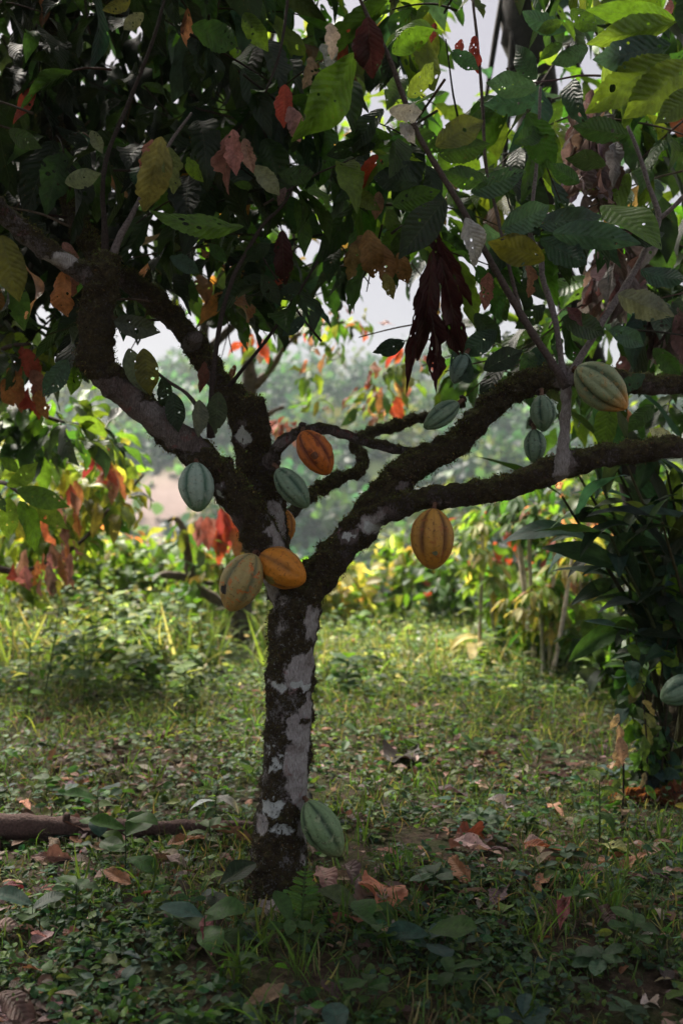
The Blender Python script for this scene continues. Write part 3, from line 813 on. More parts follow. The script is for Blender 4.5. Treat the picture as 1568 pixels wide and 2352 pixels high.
# ------------------------------------------------------------------ pods
def pod_material(name, ridge, furrow, tip, speck, speck_amt=.5, dark=(.03, .015, .01), decay=None):
    m, nt, out = new_mat(name); g = N(nt)
    tc = g.n('ShaderNodeTexCoord').outputs['Object']
    fur = g.n('ShaderNodeAttribute', attribute_name='furrow').outputs['Fac']
    ax = g.n('ShaderNodeAttribute', attribute_name='along').outputs['Fac']
    n1 = g.noise(tc, 24, 4, .6); n2 = g.noise(tc, 110, 4, .65); n3 = g.noise(tc, 55, 3, .6, .6); n4 = g.noise(tc, 320, 3, .6)
    c = g.mix(g.math('ADD', fur, g.math('MULTIPLY_ADD', n1, .5, -.25), clamp=True), ridge, furrow)
    c = g.mix(g.mapr(g.math('ADD', ax, g.math('MULTIPLY_ADD', n1, .6, -.3)), .6, .98), c, tip)
    c = g.mix(g.math('MULTIPLY', g.mapr(n3, .54, .68), speck_amt), c, speck)
    c = g.mix(g.math('MULTIPLY', g.mapr(n2, .56, .68), .75), c, g.mix(.75, c, dark))
    c = g.mix(g.math('MULTIPLY', g.mapr(n4, .64, .7), .7), c, g.mix(.6, c, dark))
    if decay is not None:
        for (x, y, z), r, dc in decay:
            vd = g.n('ShaderNodeVectorMath', operation='DISTANCE'); g.l(tc, vd.inputs[0]); vd.inputs[1].default_value = (x, y, z)
            dd = g.math('ADD', vd.outputs['Value'], g.math('MULTIPLY_ADD', n3, r * 1.3, -r * .65))
            c = g.mix(g.mapr(dd, r, r * .8), c, g.mix(n2, dc, tuple(k * 1.9 for k in dc)))
    pr = g.n('ShaderNodeBsdfPrincipled'); g.l(c, pr.inputs['Base Color'])
    g.l(g.mapr(n2, .3, .7, .42, .62, False), pr.inputs['Roughness']); pr.inputs['Specular IOR Level'].default_value = .4
    bp = g.n('ShaderNodeBump'); bp.inputs['Strength'].default_value = .8; bp.inputs['Distance'].default_value = .005
    g.l(g.math('ADD', g.math('MULTIPLY', n2, .8), g.math('MULTIPLY', n1, .9)), bp.inputs['Height']); g.l(bp.outputs[0], pr.inputs['Normal'])
    g.l(pr.outputs[0], out.inputs[0])
    return m


def make_pod(label, top, bot, w, Y, mat, attach, spin=0.0, dy=0.0, deep=1.0, point=.3, seed=0, dent=None, segs=80):
    """pod from its stalk end to its tip (survey grid), w = width in the same grid"""
    a = P(*top, Y); b = P(*bot, Y + dy)
    L = np.linalg.norm(b - a); R = px(w, Y) / 2
    att = P(*attach[:2], attach[2])
    root = empty('cacao_pod', att, label, 'cacao pod', 'cacao pods on the trees')
    d = unit(b - a)
    view = np.array([0, -1.0, 0]); s = unit(np.cross(d, view)); f = np.cross(s, d)
    nr = 56
    t = np.linspace(0, 1, nr)
    prof = np.sin(np.pi * (t ** .92).clip(.0, 1)).clip(0, 1) ** .52
    prof *= 1 - point * np.clip((t - .5) / .5, 0, 1) ** 2 * .45
    prof *= 1 - .06 * (1 - np.clip(t / .3, 0, 1))
    prof[0] = .12; prof[-1] = .03
    th = np.linspace(0, 2 * math.pi, segs, endpoint=False)
    big = np.abs(np.sin(2.5 * (th + spin)))               # five pairs of ridges
    small = np.abs(np.sin(5 * (th + spin)))
    gro = (1 - big) ** 1.7 * .15 + (1 - small) ** 2.4 * .05
    r2 = np.random.default_rng(seed)
    V, fur = [], []
    for i in range(nr):
        env = math.sin(math.pi * min(max(t[i], .03), .97)) ** .45
        rr = R * prof[i] * (1.04 - deep * gro * env)
        c = a + (b - a) * t[i] + s * (.05 * R * math.sin(t[i] * 3 + seed)) + f * .04 * R * math.cos(t[i] * 2.6 + seed)
        wob = np.array([noise.noise(Vector((math.cos(x) * 2.2, math.sin(x) * 2.2, t[i] * 6 + seed * 3.1))) + .5 * noise.noise(Vector((math.cos(x) * 6, math.sin(x) * 6, t[i] * 16 + seed))) for x in th])
        rr = rr * (1 + .045 * wob)
        V.append(c + np.outer(np.cos(th) * rr, s) + np.outer(np.sin(th) * rr, f))
        fur.append(np.clip(gro / .14, 0, 1))
    V = np.concatenate(V); fur = np.concatenate(fur)
    if dent is not None:
        dp, dr, dd = dent
        dist = np.linalg.norm(V - dp, axis=1)
        V = V - (f * -1 * -1)[None] * 0 + np.outer(np.clip(1 - dist / dr, 0, 1) ** 1 * dd, np.array([0, 1, 0]))
    q = [(i * segs + j, i * segs + (j + 1) % segs, (i + 1) * segs + (j + 1) % segs, (i + 1) * segs + j) for i in range(nr - 1) for j in range(segs)]
    V = np.concatenate([V, [a], [b]]); fur = np.concatenate([fur, [0, 0]])
    q += [(nr * segs, (j + 1) % segs, j, -1) for j in range(segs)] + [(nr * segs + 1, (nr - 1) * segs + j, (nr - 1) * segs + (j + 1) % segs, -1) for j in range(segs)]
    me = bpy.data.meshes.new('husk'); fill_mesh(me, V - np.array(root.location), np.array(q))
    al = np.concatenate([np.repeat(t, segs), [0, 1]])
    x = me.attributes.new('furrow', 'FLOAT', 'POINT'); x.data.foreach_set('value', fur.astype(np.float32))
    x = me.attributes.new('along', 'FLOAT', 'POINT'); x.data.foreach_set('value', al.astype(np.float32))
    me.materials.append(mat(np.array(root.location)) if callable(mat) else mat)
    link(bpy.data.objects.new('husk', me), root)
    A = Acc()
    mid = (att + a) / 2 + np.array([0, -.004, .003])
    add_tube(A, [att, mid, a + d * .004], [.007, .005, .007], 8, .005, (.12, .06, .04))
    ud = unit(att - a)
    for e in range(5):
        o = att + rng.normal(size=3) * .005
        add_tube(A, [o + ud * .006, o, o - ud * .005 + rng.normal(size=3) * .004], [.003, .007, .003], 6, .004, (.05, .035, .028), .1)
    A.build('stalk', M_TWIG, root)
    return root


GRN = lambda n: pod_material(n, (.34, .45, .38), (.07, .16, .11), (.13, .24, .14), (.38, .44, .36), .55)
DGR = lambda n: pod_material(n, (.19, .29, .20), (.035, .085, .055), (.11, .19, .10), (.28, .34, .25), .5)
ORA = lambda n: pod_material(n, (.62, .24, .03), (.26, .10, .02), (.66, .22, .02), (.45, .13, .03), .45)

make_pod('pale green pod hanging straight down under the long left limb', (452, 1062), (453, 1176), 78, 2.55, GRN('pod_pale_green'), (448, 1050, 2.59), .2, seed=1, point=.1, deep=.8)
make_pod('grey-green pod slanting beside the trunk just below the red-brown pod', (638, 1076), (705, 1167), 62, 2.60, DGR('pod_grey_green'), (630, 1068, 2.68), .5, seed=2)
make_pod('red-brown orange pod with brown stains under the thin bent branch', (693, 991), (755, 1090), 74, 2.62,
         lambda o: pod_material('pod_red_orange', (.56, .15, .02), (.16, .035, .012), (.48, .13, .015), (.17, .035, .015), .75, decay=[(tuple(P(740, 1076, 2.575) - o), .012, (.02, .008, .006)), (tuple(P(722, 1047, 2.58) - o), .012, (.09, .03, .012))]), (697, 985, 2.70), .3, seed=3, deep=1.1, point=.1)
make_pod('ochre pod mostly hidden behind the pale strip of the trunk', (651, 1170), (656, 1250), 48, 2.83, ORA('pod_ochre'), (640, 1168, 2.80), .1, seed=4)
make_pod('bright orange pod lying across the fork of the trunk', (596, 1276), (702, 1334), 88, 2.585,
         lambda o: pod_material('pod_orange', (.66, .25, .025), (.30, .12, .02), (.70, .25, .02), (.48, .13, .02), .5, decay=[(tuple(P(620, 1330, 2.56) - o), .018, (.20, .16, .04))]), (592, 1270, 2.62), .75, seed=5, deep=.55, point=.15)
make_pod('mottled grey-green pod with a black rotten hole, left of the orange pod', (583, 1272), (527, 1404), 92, 2.56,
         lambda o: pod_material('pod_mottled', (.42, .33, .13), (.17, .17, .085), (.46, .28, .08), (.58, .17, .035), .9, decay=[(tuple(P(519, 1352, 2.535) - o), .016, (.010, .006, .004)), (tuple(P(527, 1366, 2.53) - o), .0055, (.012, .006, .004))]), (590, 1268, 2.62), .35, seed=6, deep=.5, dent=(P(518, 1352, 2.535), .018, .008), point=.2)
make_pod('large yellow-ochre pod hanging below the low right limb', (996, 1168), (991, 1308), 97, 2.54,
         lambda o: pod_material('pod_yellow', (.52, .27, .05), (.15, .06, .015), (.52, .23, .03), (.36, .11, .03), .75, decay=[(tuple(P(1000, 1275, 2.49) - o), .011, (.11, .12, .07))]), (998, 1158, 2.58), .32, seed=7, deep=.9, point=.05)
make_pod('dark green pod lying sideways above the far thin branch', (1053, 926), (972, 982), 50, 2.66, DGR('pod_dark_green'), (1062, 920, 2.72), .3, seed=8, deep=1.2)
make_pod('green ridged pod under the mossy limb, upper of two beside the upright shoot', (1243, 908), (1246, 992), 58, 2.70, DGR('pod_ridged'), (1242, 896, 2.78), .1, seed=9, deep=1.2, point=.6)
make_pod('small dull green pod, lower of two beside the upright shoot', (1226, 986), (1228, 1065), 50, 2.72, DGR('pod_dull_green'), (1222, 975, 2.78), .6, seed=10, deep=1.1)
make_pod('big green pod with an orange tip on the right of the upright shoot', (1322, 846), (1440, 936), 98, 2.46,
         pod_material('pod_green_orange', (.26, .31, .17), (.06, .10, .05), (.66, .28, .05), (.44, .28, .10), .5), (1316, 852, 2.53), .55, seed=11, deep=1.3, point=.7)
make_pod('bluish green pod half hidden behind the dead maroon leaves', (1070, 812), (1042, 882), 48, 2.62, pod_material('pod_bluish', (.15, .24, .20), (.07, .13, .11), (.15, .22, .18), (.22, .3, .26), .4), (1080, 800, 2.7), .2, seed=12, deep=1.3, point=.7)
make_pod('long green pod low on the right side of the trunk', (706, 1840), (780, 1968), 84, 2.62, pod_material('pod_trunk_green', (.20, .31, .15), (.03, .065, .03), (.20, .26, .11), (.36, .40, .24), .55), (697, 1832, 2.68), .5, seed=13, deep=.75, point=.35)
make_pod('dark green pod at the base of the mossy trunk on the right edge', (1600, 1566), (1516, 1606), 66, 3.42, DGR('pod_edge'), (1612, 1556, 3.6), .3, seed=14)


# ------------------------------------------------------------------ generic plants
def moss_tube_part(name, specs, parent, col=(.06, .045, .03), segs=12, rough=.06):
    A = Acc()
    for spec in specs:
        p, r = limb_pts(spec)
        add_tube(A, p, r, segs, .05, col, rough)
    return A.build(name, M_FARBARK, parent)


def scatter_leaves(Lv, cloud, n, size, cols, down=.5, normal=None):
    """cloud: list of (centre, radii) ellipsoids"""
    wts = np.array([r[0] * r[1] * r[2] for c, r in cloud]) ** .8; wts /= wts.sum()
    for _ in range(n):
        c, r = cloud[rng.choice(len(cloud), p=wts)]
        e = rng.normal(size=3); e = e / np.linalg.norm(e) * rng.random() ** .4
        p = np.asarray(c) + e * np.asarray(r)
        d = np.array([e[0], e[1], -down * (.3 + rng.random())]) + rng.normal(size=3) * .4
        Lv.add(p, d, np.array([0, 0, 1.]) + rng.normal(size=3) * .4, size * (.6 + .7 * rng.random()), .9 + .4 * rng.random(), jit(cols[rng.integers(len(cols))], .3))


def ell(u, v, Y, ru, rv, ry):
    return (P(u, v, Y), (px(ru, Y), ry, px(rv, Y)))


# --- cacao tree at the left edge, sunlit with red and orange young leaves
def left_tree():
    base = P(-330, 1500, 5.2); base[2] = float(gz(base[0], base[1]))
    R = empty('young_cacao_tree', base, 'sunlit cacao tree at the left edge with drooping red and orange young leaves', 'tree')
    tr = Acc()
    b = np.array(base)
    add_tube(tr, [b, b + [.05, 0, .7], P(-250, 1050, 5.1), P(-200, 800, 5.0)], [.08, .07, .055, .045], 12, .05, (.12, .1, .09), .05)
    tr.build('trunk', M_FARBARK, R)
    br = [[(-260, 1080, 5.1, 26), (-100, 960, 4.9, 20), (0, 912, 4.7, 14), (60, 935, 4.6, 11), (130, 965, 4.55, 9), (230, 985, 4.5, 6)],
          [(-250, 1150, 5.1, 26), (-60, 1110, 4.2, 14), (5, 1108, 3.6, 10), (30, 1122, 3.5, 8), (60, 1145, 3.45, 6)],
          [(-270, 1320, 5.2, 26), (-60, 1300, 5.3, 20), (60, 1312, 5.4, 14), (180, 1250, 5.5, 10), (250, 1170, 5.5, 7)],
          [(-230, 960, 5.0, 26), (-80, 860, 4.0, 16), (10, 800, 3.7, 10), (70, 790, 3.6, 7)],
          [(-240, 1000, 5.1, 20), (60, 1080, 5.6, 14), (200, 1060, 5.9, 10), (290, 1120, 6, 8), (330, 1090, 6, 6)]]
    bo = []
    for s in br:
        A = Acc(); p, r = limb_pts(s); add_tube(A, p, r, 7, .05, (.07, .05, .045), .06); bo.append(A.build('branch', M_TWIG, R))
    H = Leaves(HERO_T)
    for h in [(17, 1117, 92, 1075, 3.45, 46, YG), (40, 1125, 152, 1162, 3.4, 40, LIT), (46, 1150, 102, 1256, 3.42, 46, LIT), (20, 1142, 20, 1238, 3.45, 38, LIT), (68, 1150, 152, 1212, 3.5, 36, YG), (3, 1052, 44, 1082, 3.5, 40, LIT), (-10, 1120, 2, 1180, 3.4, 36, DK)]:
        hero(H, *h)
    H.build('foliage', M_LEAF, bo[1])
    Rd = Leaves(DRY_T)
    for h in [(60, 800, 85, 880, 3.5, 40, RED), (72, 845, 100, 905, 3.52, 34, SALM), (20, 845, 52, 905, 3.5, 44, ORG), (45, 880, 50, 945, 3.54, 34, ORG), (65, 890, 72, 962, 3.5, 26, RED), (85, 895, 108, 960, 3.52, 34, ORG), (50, 795, 70, 860, 3.6, 36, RED),
              (40, 830, 30, 900, 3.55, 34, (.45, .1, .03)), (85, 870, 90, 960, 3.6, 30, (.45, .12, .04)), (10, 870, 25, 940, 3.6, 34, ORG), (100, 870, 80, 930, 3.6, 30, PINK)]:
        hero(Rd, *h, up=False)
    tag(Rd.build('young_leaves', M_DRY, bo[3]), 'drooping bunch of red and orange young leaves')
    G = Leaves(FILL_T)
    cl = [ell(20, 820, 3.8, 90, 50, .3), ell(60, 770, 3.9, 80, 40, .3), ell(110, 940, 4.6, 110, 40, .3), ell(190, 990, 4.5, 90, 36, .3), ell(60, 990, 4.8, 90, 40, .4)]
    scatter_leaves(G, cl, 150, .2, [MID, DK, MID, LIT, YG], .5)
    G.build('foliage', M_LEAF, bo[0])
    G = Leaves(FILL_T)
    cl = [ell(60, 1060, 5.8, 120, 60, .5), ell(150, 1130, 5.8, 120, 60, .5), ell(250, 1150, 5.8, 60, 40, .4), ell(80, 1230, 5.8, 120, 60, .5), ell(180, 1230, 6, 70, 40, .4), ell(30, 1320, 6, 90, 50, .4), ell(290, 1120, 5.9, 30, 30, .3), ell(100, 1000, 6, 120, 40, .5), ell(250, 1050, 6, 60, 60, .4)]
    scatter_leaves(G, cl, 520, .18, [YG, YG, LIT, (.2, .26, .05), (.2, .26, .05), (.30, .30, .07), (.26, .28, .06)], .55)
    G.build('foliage', M_LEAF, bo[4])
    Y = Leaves(DRY_T)
    for c, n in ((ell(238, 1030, 5.3, 20, 34, .12), 8), (ell(135, 1270, 5.1, 34, 30, .12), 13), (ell(172, 1140, 5.2, 14, 46, .12), 8), (ell(135, 1150, 5.1, 16, 16, .1), 4), (ell(265, 1070, 5.4, 10, 14, .1), 3), (ell(60, 1290, 5.1, 40, 30, .15), 8), (ell(90, 1180, 5.1, 20, 20, .1), 4)):
        for _ in range(n):
            e = rng.uniform(-1, 1, 3)
            Y.add(np.array(c[0]) + e * np.array(c[1]), (rng.normal() * .2, rng.normal() * .2, -1), (rng.normal(), -1, .3), .11 + .08 * rng.random(), 1, jit([RED, ORG, SALM, PINK, ORG, SALM][rng.integers(6)], .2))
    tag(Y.build('young_leaves', M_DRY, bo[2]), 'red and orange young leaves hanging along the sunlit branches')


left_tree()


def rear_tree():
    R = empty('slender_cacao_tree', (P(548, 1480, 7.6)[0], 7.6, float(gz(P(548, 1480, 7.6)[0], 7.6))), 'cacao tree with bright red leaves behind and left of the main trunk', 'tree')
    A = Acc()
    p, r = limb_pts([(546, 1512, 7.6, 58), (550, 1470, 7.6, 50), (555, 1400, 7.6, 46), (560, 1300, 7.55, 40), (566, 1150, 7.5, 38), (570, 960, 7.4, 36), (572, 860, 7.3, 32), (560, 740, 7.2, 26), (540, 600, 7.1, 18)])
    add_tube(A, p, r, 14, .05, (.085, .07, .062), .07)
    A.build('trunk', M_FARBARK, R)
    bo = []
    for s in [[(554, 1420, 7.6, 28), (500, 1380, 7.4, 24), (445, 1340, 7.3, 24), (432, 1280, 7.2, 22), (425, 1230, 7.1, 18), (408, 1192, 7.1, 14), (385, 1196, 7.1, 8)],
              [(455, 1342, 7.3, 18), (420, 1325, 7.2, 20), (376, 1320, 7.1, 16), (372, 1316, 7.1, 8)], [(440, 1320, 7.3, 14), (480, 1340, 7.3, 10), (510, 1330, 7.3, 8)],
              [(570, 900, 7.4, 24), (620, 850, 7.2, 16), (660, 790, 7.0, 12), (720, 750, 6.8, 9), (790, 740, 6.6, 7)],
              [(568, 1000, 7.4, 18), (620, 950, 7.2, 12), (650, 935, 7.1, 8)], [(566, 1130, 7.4, 18), (530, 1150, 7.2, 12), (505, 1160, 7.0, 8)]]:
        B = Acc(); p, r = limb_pts(s); add_tube(B, p, r, 7, .05, (.10, .075, .06), .08); bo.append(B.build('branch', M_FARBARK, R))
    D = Leaves(DRY_T)
    for h in [(508, 1166, 522, 1292, 7.0, 34, RED), (520, 1175, 545, 1275, 7.0, 34, (.45, .07, .02)), (500, 1210, 508, 1300, 7.05, 28, (.4, .1, .03)), (535, 1210, 548, 1285, 7.0, 28, ORG), (462, 1186, 455, 1255, 7.05, 28, PINK), (475, 1186, 480, 1262, 7.0, 34, (.3, .1, .07)), (488, 1190, 495, 1250, 7.1, 26, PINK),
              (512, 1300, 508, 1360, 7.0, 22, OLV), (530, 1290, 520, 1350, 7.0, 24, TAN)]:
        hero(D, *h, up=False)
    tag(D.build('young_leaves', M_DRY, bo[5]), 'bright red young leaves hanging straight down')
    G = Leaves(FILL_T)
    scatter_leaves(G, [ell(420, 1230, 7.1, 40, 50, .3), ell(480, 1290, 7.1, 44, 60, .3), ell(450, 1330, 7.2, 50, 40, .3), ell(560, 1260, 7.4, 50, 60, .3)], 100, .17, [YG, LIT, YG, GOLD, MID], .8)
    G.build('foliage', M_LEAF, bo[0])
    G = Leaves(FILL_T)
    cl = [ell(710, 860, 6.8, 24, 50, .2), ell(770, 820, 6.7, 24, 50, .2), ell(880, 880, 6.6, 60, 50, .3), ell(940, 830, 6.5, 50, 60, .3), ell(730, 740, 6.9, 60, 36, .3), ell(820, 730, 6.8, 60, 30, .3), ell(860, 930, 6.7, 70, 30, .3), ell(720, 920, 6.8, 18, 30, .2), ell(640, 720, 6.8, 50, 40, .3), ell(600, 790, 6.9, 40, 40, .3)]
    scatter_leaves(G, cl, 175, .16, [YG, LIT, YG, GOLD, MID, SALM, RED, PINK], .9)
    G.build('foliage', M_LEAF, bo[3])
    G = Leaves(DRY_T)
    scatter_leaves(G, [ell(648, 968, 7.0, 22, 20, .15)], 14, .15, [RED, PINK, SALM], 1.2)
    tag(G.build('young_leaves', M_DRY, bo[4]), 'small pinkish red tuft of young leaves')


rear_tree()


# --- trees whose crowns close the view behind the cacao
def canopy_tree(name, label, base_u, Y, trunk, clouds, n, cols, size=.22, bark=(.07, .055, .05), dead=None, mat=None):
    bx = P(base_u, 1176, Y)[0]
    R = empty(name, (bx, Y, float(gz(bx, Y))), label, 'tree')
    A = Acc(); p, r = limb_pts(trunk); p[0][2] = float(gz(p[0][0], p[0][1])) - .06; r[0] *= 1.2
    add_tube(A, p, r, 14, .08, bark, .06); T = A.build('trunk', M_FARBARK, R)
    top = p[len(p) // 2:]
    for c, rr in clouds[::2]:
        s = top[rng.integers(len(top))]
        m = (s + np.asarray(c)) / 2 + np.array([0, 0, .12])
        B = Acc(); add_tube(B, [s, m, c], [.028, .018, .008], 6, .1, bark, .05)
        B.build('branch', M_FARBARK, R)
    G = Leaves(FILL_T)
    scatter_leaves(G, clouds, n, size, cols, .6)
    for k, it in enumerate(G.items):
        G.items[k] = [i for i in it if not any(((proj(i[0] + i[1][:, 0] * .5)[0] - cu) / (ru * .82)) ** 2 + ((proj(i[0] + i[1][:, 0] * .5)[1] - cv) / (rv * .82)) ** 2 < 1 for cu, cv, ru, rv in HOLES)]
    G.build('crown', M_FAR, R)
    if dead:
        D = Leaves(DRY_T)
        for c in dead:
            for _ in range(20):
                e = rng.uniform(-1, 1, 3)
                D.add(np.array(c[0]) + e * np.array(c[1]), (rng.normal() * .35, rng.normal() * .35, -1), (rng.normal(), -1, .2), .11 + .12 * rng.random(), 1.1, jit([(.24, .19, .20), (.28, .23, .24), (.17, .11, .10)][rng.integers(3)], .25))
        tag(D.build('dead_leaves', M_DRY, R), 'curled grey-brown dead leaves caught on the trunk')
    return R


canopy_tree('shade_tree', 'dark thick trunk hung with dead leaves behind the upper right leaves', 1225, 5.2,
            [(1540, 1640, 5.2, 70), (1500, 1300, 5.2, 64), (1400, 950, 5.2, 62), (1265, 560, 5.2, 64), (1232, 250, 5.2, 100), (1215, 60, 5.2, 128), (1200, -200, 5.2, 130)],
            [ell(1350, 200, 5.0, 200, 130, .7), ell(1480, 420, 5.0, 150, 160, .7), ell(1100, 330, 5.2, 130, 120, .7), ell(1400, 640, 4.8, 170, 130, .7), ell(1180, 700, 5.2, 110, 110, .6), ell(1480, 860, 4.6, 130, 110, .6), ell(1130, 830, 5, 120, 60, .6), ell(960, 450, 5.2, 120, 130, .7), ell(1330, -80, 5, 260, 110, .8), ell(1350, 950, 4.8, 120, 50, .5)],
            380, [MID, DK, TEAL, LIT, YG, LIT], .2, (.026, .021, .02), [ell(1365, 350, 3.0, 55, 70, .1), ell(1335, 270, 3.1, 40, 40, .1), ell(1450, 560, 3.3, 40, 60, .15), ell(1395, 620, 3.3, 30, 70, .15), ell(1500, 720, 3.3, 30, 40, .15)])  # yellow-green share of the leaves paints in the light behind them
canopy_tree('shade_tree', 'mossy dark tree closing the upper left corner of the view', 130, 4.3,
            [(-260, 1650, 4.3, 60), (-220, 1300, 4.3, 56), (-90, 950, 4.3, 56), (90, 640, 4.3, 58), (150, 350, 4.3, 52), (130, 60, 4.3, 46), (120, -200, 4.3, 40)],
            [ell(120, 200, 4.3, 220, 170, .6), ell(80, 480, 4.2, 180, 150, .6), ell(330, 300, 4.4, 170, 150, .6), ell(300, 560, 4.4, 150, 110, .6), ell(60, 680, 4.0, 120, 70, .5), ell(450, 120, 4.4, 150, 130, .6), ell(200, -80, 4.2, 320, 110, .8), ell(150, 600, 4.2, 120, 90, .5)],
            900, [(.008, .017, .007), (.009, .018, .009), DK, (.01, .02, .012)], .21, (.045, .038, .025))  # leaf colours near black: the shade of this corner is painted in
canopy_tree('leafy_tree', 'mid green tree seen through the gaps above the fork', 655, 6.2,
            [(655, 1560, 6.2, 30), (640, 1300, 6.2, 28), (596, 1050, 6.2, 26), (540, 925, 6.2, 24), (470, 810, 6.2, 22), (500, 640, 6.2, 22), (650, 300, 6.2, 24), (640, 0, 6.2, 16)],
            [ell(560, 480, 6, 150, 130, .7), ell(740, 420, 6.2, 150, 140, .7), ell(680, 620, 6, 110, 70, .5), ell(520, 650, 6, 110, 70, .5), ell(850, 560, 6.2, 110, 90, .6), ell(620, 230, 6, 160, 140, .7), ell(820, 200, 6.2, 130, 130, .7), ell(560, 30, 6, 160, 100, .6), ell(880, 20, 6.2, 130, 100, .6)],
            420, [MID, LIT, YG, LIT, LIT, YG, TAN], .19)  # mostly yellow-green leaves: their lit look is put into the colour


# --- right edge: trunk, ginger clump, vine
def right_side():
    b = P(1545, 1760, 4.0); b[2] = float(gz(b[0], b[1]))
    R = empty('mossy_cacao_tree', b, 'dark mossy tree trunk cut off by the right edge of the view', 'tree')
    A = Acc()
    p, r = limb_pts([(1545, 1790, 4.0, 150), (1550, 1720, 4.0, 105), (1565, 1600, 4.0, 90), (1590, 1450, 4.0, 86), (1610, 1200, 4.0, 80), (1640, 900, 3.9, 70), (1660, 600, 3.9, 60)])
    add_tube(A, p, r, 24, .02, (.035, .028, .018), .07)
    T = A.build('trunk', M_FARBARK, R)
    M = Leaves(THREAD_T)
    pp, rr = resample(p, r, .01)
    for _ in range(5200):
        k = rng.integers(len(pp)); a = rng.uniform(math.pi * .9, math.pi * 2.1)
        n = np.array([math.cos(a), math.sin(a), .1])
        M.add(pp[k] + n * rr[k], n + rng.normal(size=3) * .6, rng.normal(size=3), .012 + .02 * rng.random(), .8, jit((.05, .042, .018), .4))
    tag(M.build('moss', M_MOSS, T), kind='stuff')
    G = Leaves(FAR_T)
    for _ in range(260):
        u = rng.uniform(1480, 1900); v = rng.uniform(-100, 800); Y = rng.uniform(3.4, 4.6)
        G.add(P(u, v, Y), rng.normal(size=3) + np.array([0, 0, -.4]), np.array([0, 0, 1.]) + rng.normal(size=3) * .4, .25, 1, jit(DK, .3))
    G.build('crown', M_FAR, R)

    c = P(1490, 1690, 3.75); c[2] = float(gz(c[0], c[1]))
    R = empty('ginger_clump', c, 'dark clump of tall leaning stems with long strap leaves under the low right limb', 'plant')
    tops = [(1290, 1140, 3.4), (1330, 1095, 3.5), (1370, 1080, 3.4), (1400, 1040, 3.6), (1440, 1070, 3.4), (1480, 1060, 3.6), (1530, 1080, 3.5), (1570, 1090, 3.4), (1620, 1080, 3.6), (1400, 1230, 3.3), (1450, 1210, 3.35), (1380, 1260, 3.5), (1520, 1200, 3.3), (1460, 1130, 3.9), (1560, 1010, 3.8)]
    for (u, v, Y) in tops:
        t = P(u, v, Y)
        bs = c + np.array([rng.uniform(-.1, .2), rng.uniform(-.12, .12), -.02])
        m = bs * .45 + t * .55 + np.array([.10, 0, .04])
        A = Acc(); add_tube(A, [bs, bs * .75 + m * .25 + [.02, 0, .02], m, t], [.012, .011, .009, .004], 7, .04, jit((.045, .05, .02), .25))
        S = A.build('stem', M_TWIG, R)
        Lv = Leaves(LANCE_T)
        pp, _ = resample([bs, m, t], np.ones(3), .01)
        tn = unit(t - m); sd = unit(np.cross(tn, [0, 1, .1]))
        n = 8
        for k in range(n):
            f = .5 + .5 * k / (n - 1)
            q = pp[min(int(f * (len(pp) - 1)), len(pp) - 1)]
            d = tn * .95 + sd * (1 if k % 2 else -1) * .55 + np.array([0, -.15, -.12]) + rng.normal(size=3) * .22
            Lv.add(q, d, np.array([0, -.35, 1]) + rng.normal(size=3) * .5, (.22 + .14 * rng.random()), 1 + .3 * rng.random(), jit([DK, DK, TEAL, (.03, .06, .02)][rng.integers(4)], .3))
        Lv.build('foliage', M_WEED, S)
    # climbing vine
    R = empty('climbing_vine', c + np.array([-.1, -.1, 0]), 'small-leaved vine climbing over the base of the strap-leaved clump', 'plant')
    A = Acc(); Lv = Leaves(SMALL_T)
    for _ in range(14):
        u0 = rng.uniform(1480, 1570); p0 = P(u0, 1690, 3.7); p0[2] = float(gz(p0[0], p0[1]))
        pts = [p0]
        tgt = P(rng.uniform(1425, 1570), rng.uniform(1320, 1560), rng.uniform(3.35, 3.75))
        for k in range(1, 6):
            pts.append(p0 + (tgt - p0) * k / 5 + rng.normal(size=3) * .03)
        add_tube(A, pts, np.linspace(.004, .002, 6), 5, .05, (.05, .04, .025))
        pp, _ = resample(pts, np.ones(6), .01)
        for q in pp[::3]:
            if abs(proj(q)[0] - 1550) < 75 and abs(proj(q)[1] - 1595) < 60: continue
            Lv.add(q, rng.normal(size=3) + np.array([-.3, -.5, -.5]), np.array([-.2, -.6, .8]) + rng.normal(size=3) * .4, .05 + .05 * rng.random(), 1.1, jit([DK, TEAL, MID, LIT][rng.integers(4)], .3))
    A.build('stem', M_TWIG, R); Lv.build('foliage', M_WEED, R)
    # two yellowing herbs in front of the trunk
    for (u, v0, v1, Y, lab) in ((1482, 1760, 1580, 3.5, 'withered yellow and tan herb on a dark stem in front of the right trunk'), (1428, 1790, 1640, 3.35, 'small withered tan herb on a thin stem left of the taller withered one')):
        b0 = P(u, v0, Y); b0[2] = float(gz(b0[0], b0[1]))
        R = empty('withered_herb', b0, lab, 'plant')
        t = P(u - 8, v1, Y)
        A = Acc(); add_tube(A, [b0, (b0 + t) / 2 + [.01, 0, 0], t], [.004, .0035, .002], 6, .04, (.03, .022, .02)); A.build('stem', M_TWIG, R)
        Lv = Leaves(DRY_T)
        for k in range(9):
            f = .2 + .8 * k / 8
            Lv.add(b0 + (t - b0) * f, (rng.normal() * .6, -.3 + rng.normal() * .3, -.9), (rng.normal() * .5, -1, .3), .055 + .05 * rng.random(), 1.2, jit([(.42, .30, .14), YG, LIT, GOLD, (.4, .28, .15)][rng.integers(5)], .2))
        Lv.build('foliage', M_DRY, R)


right_side()


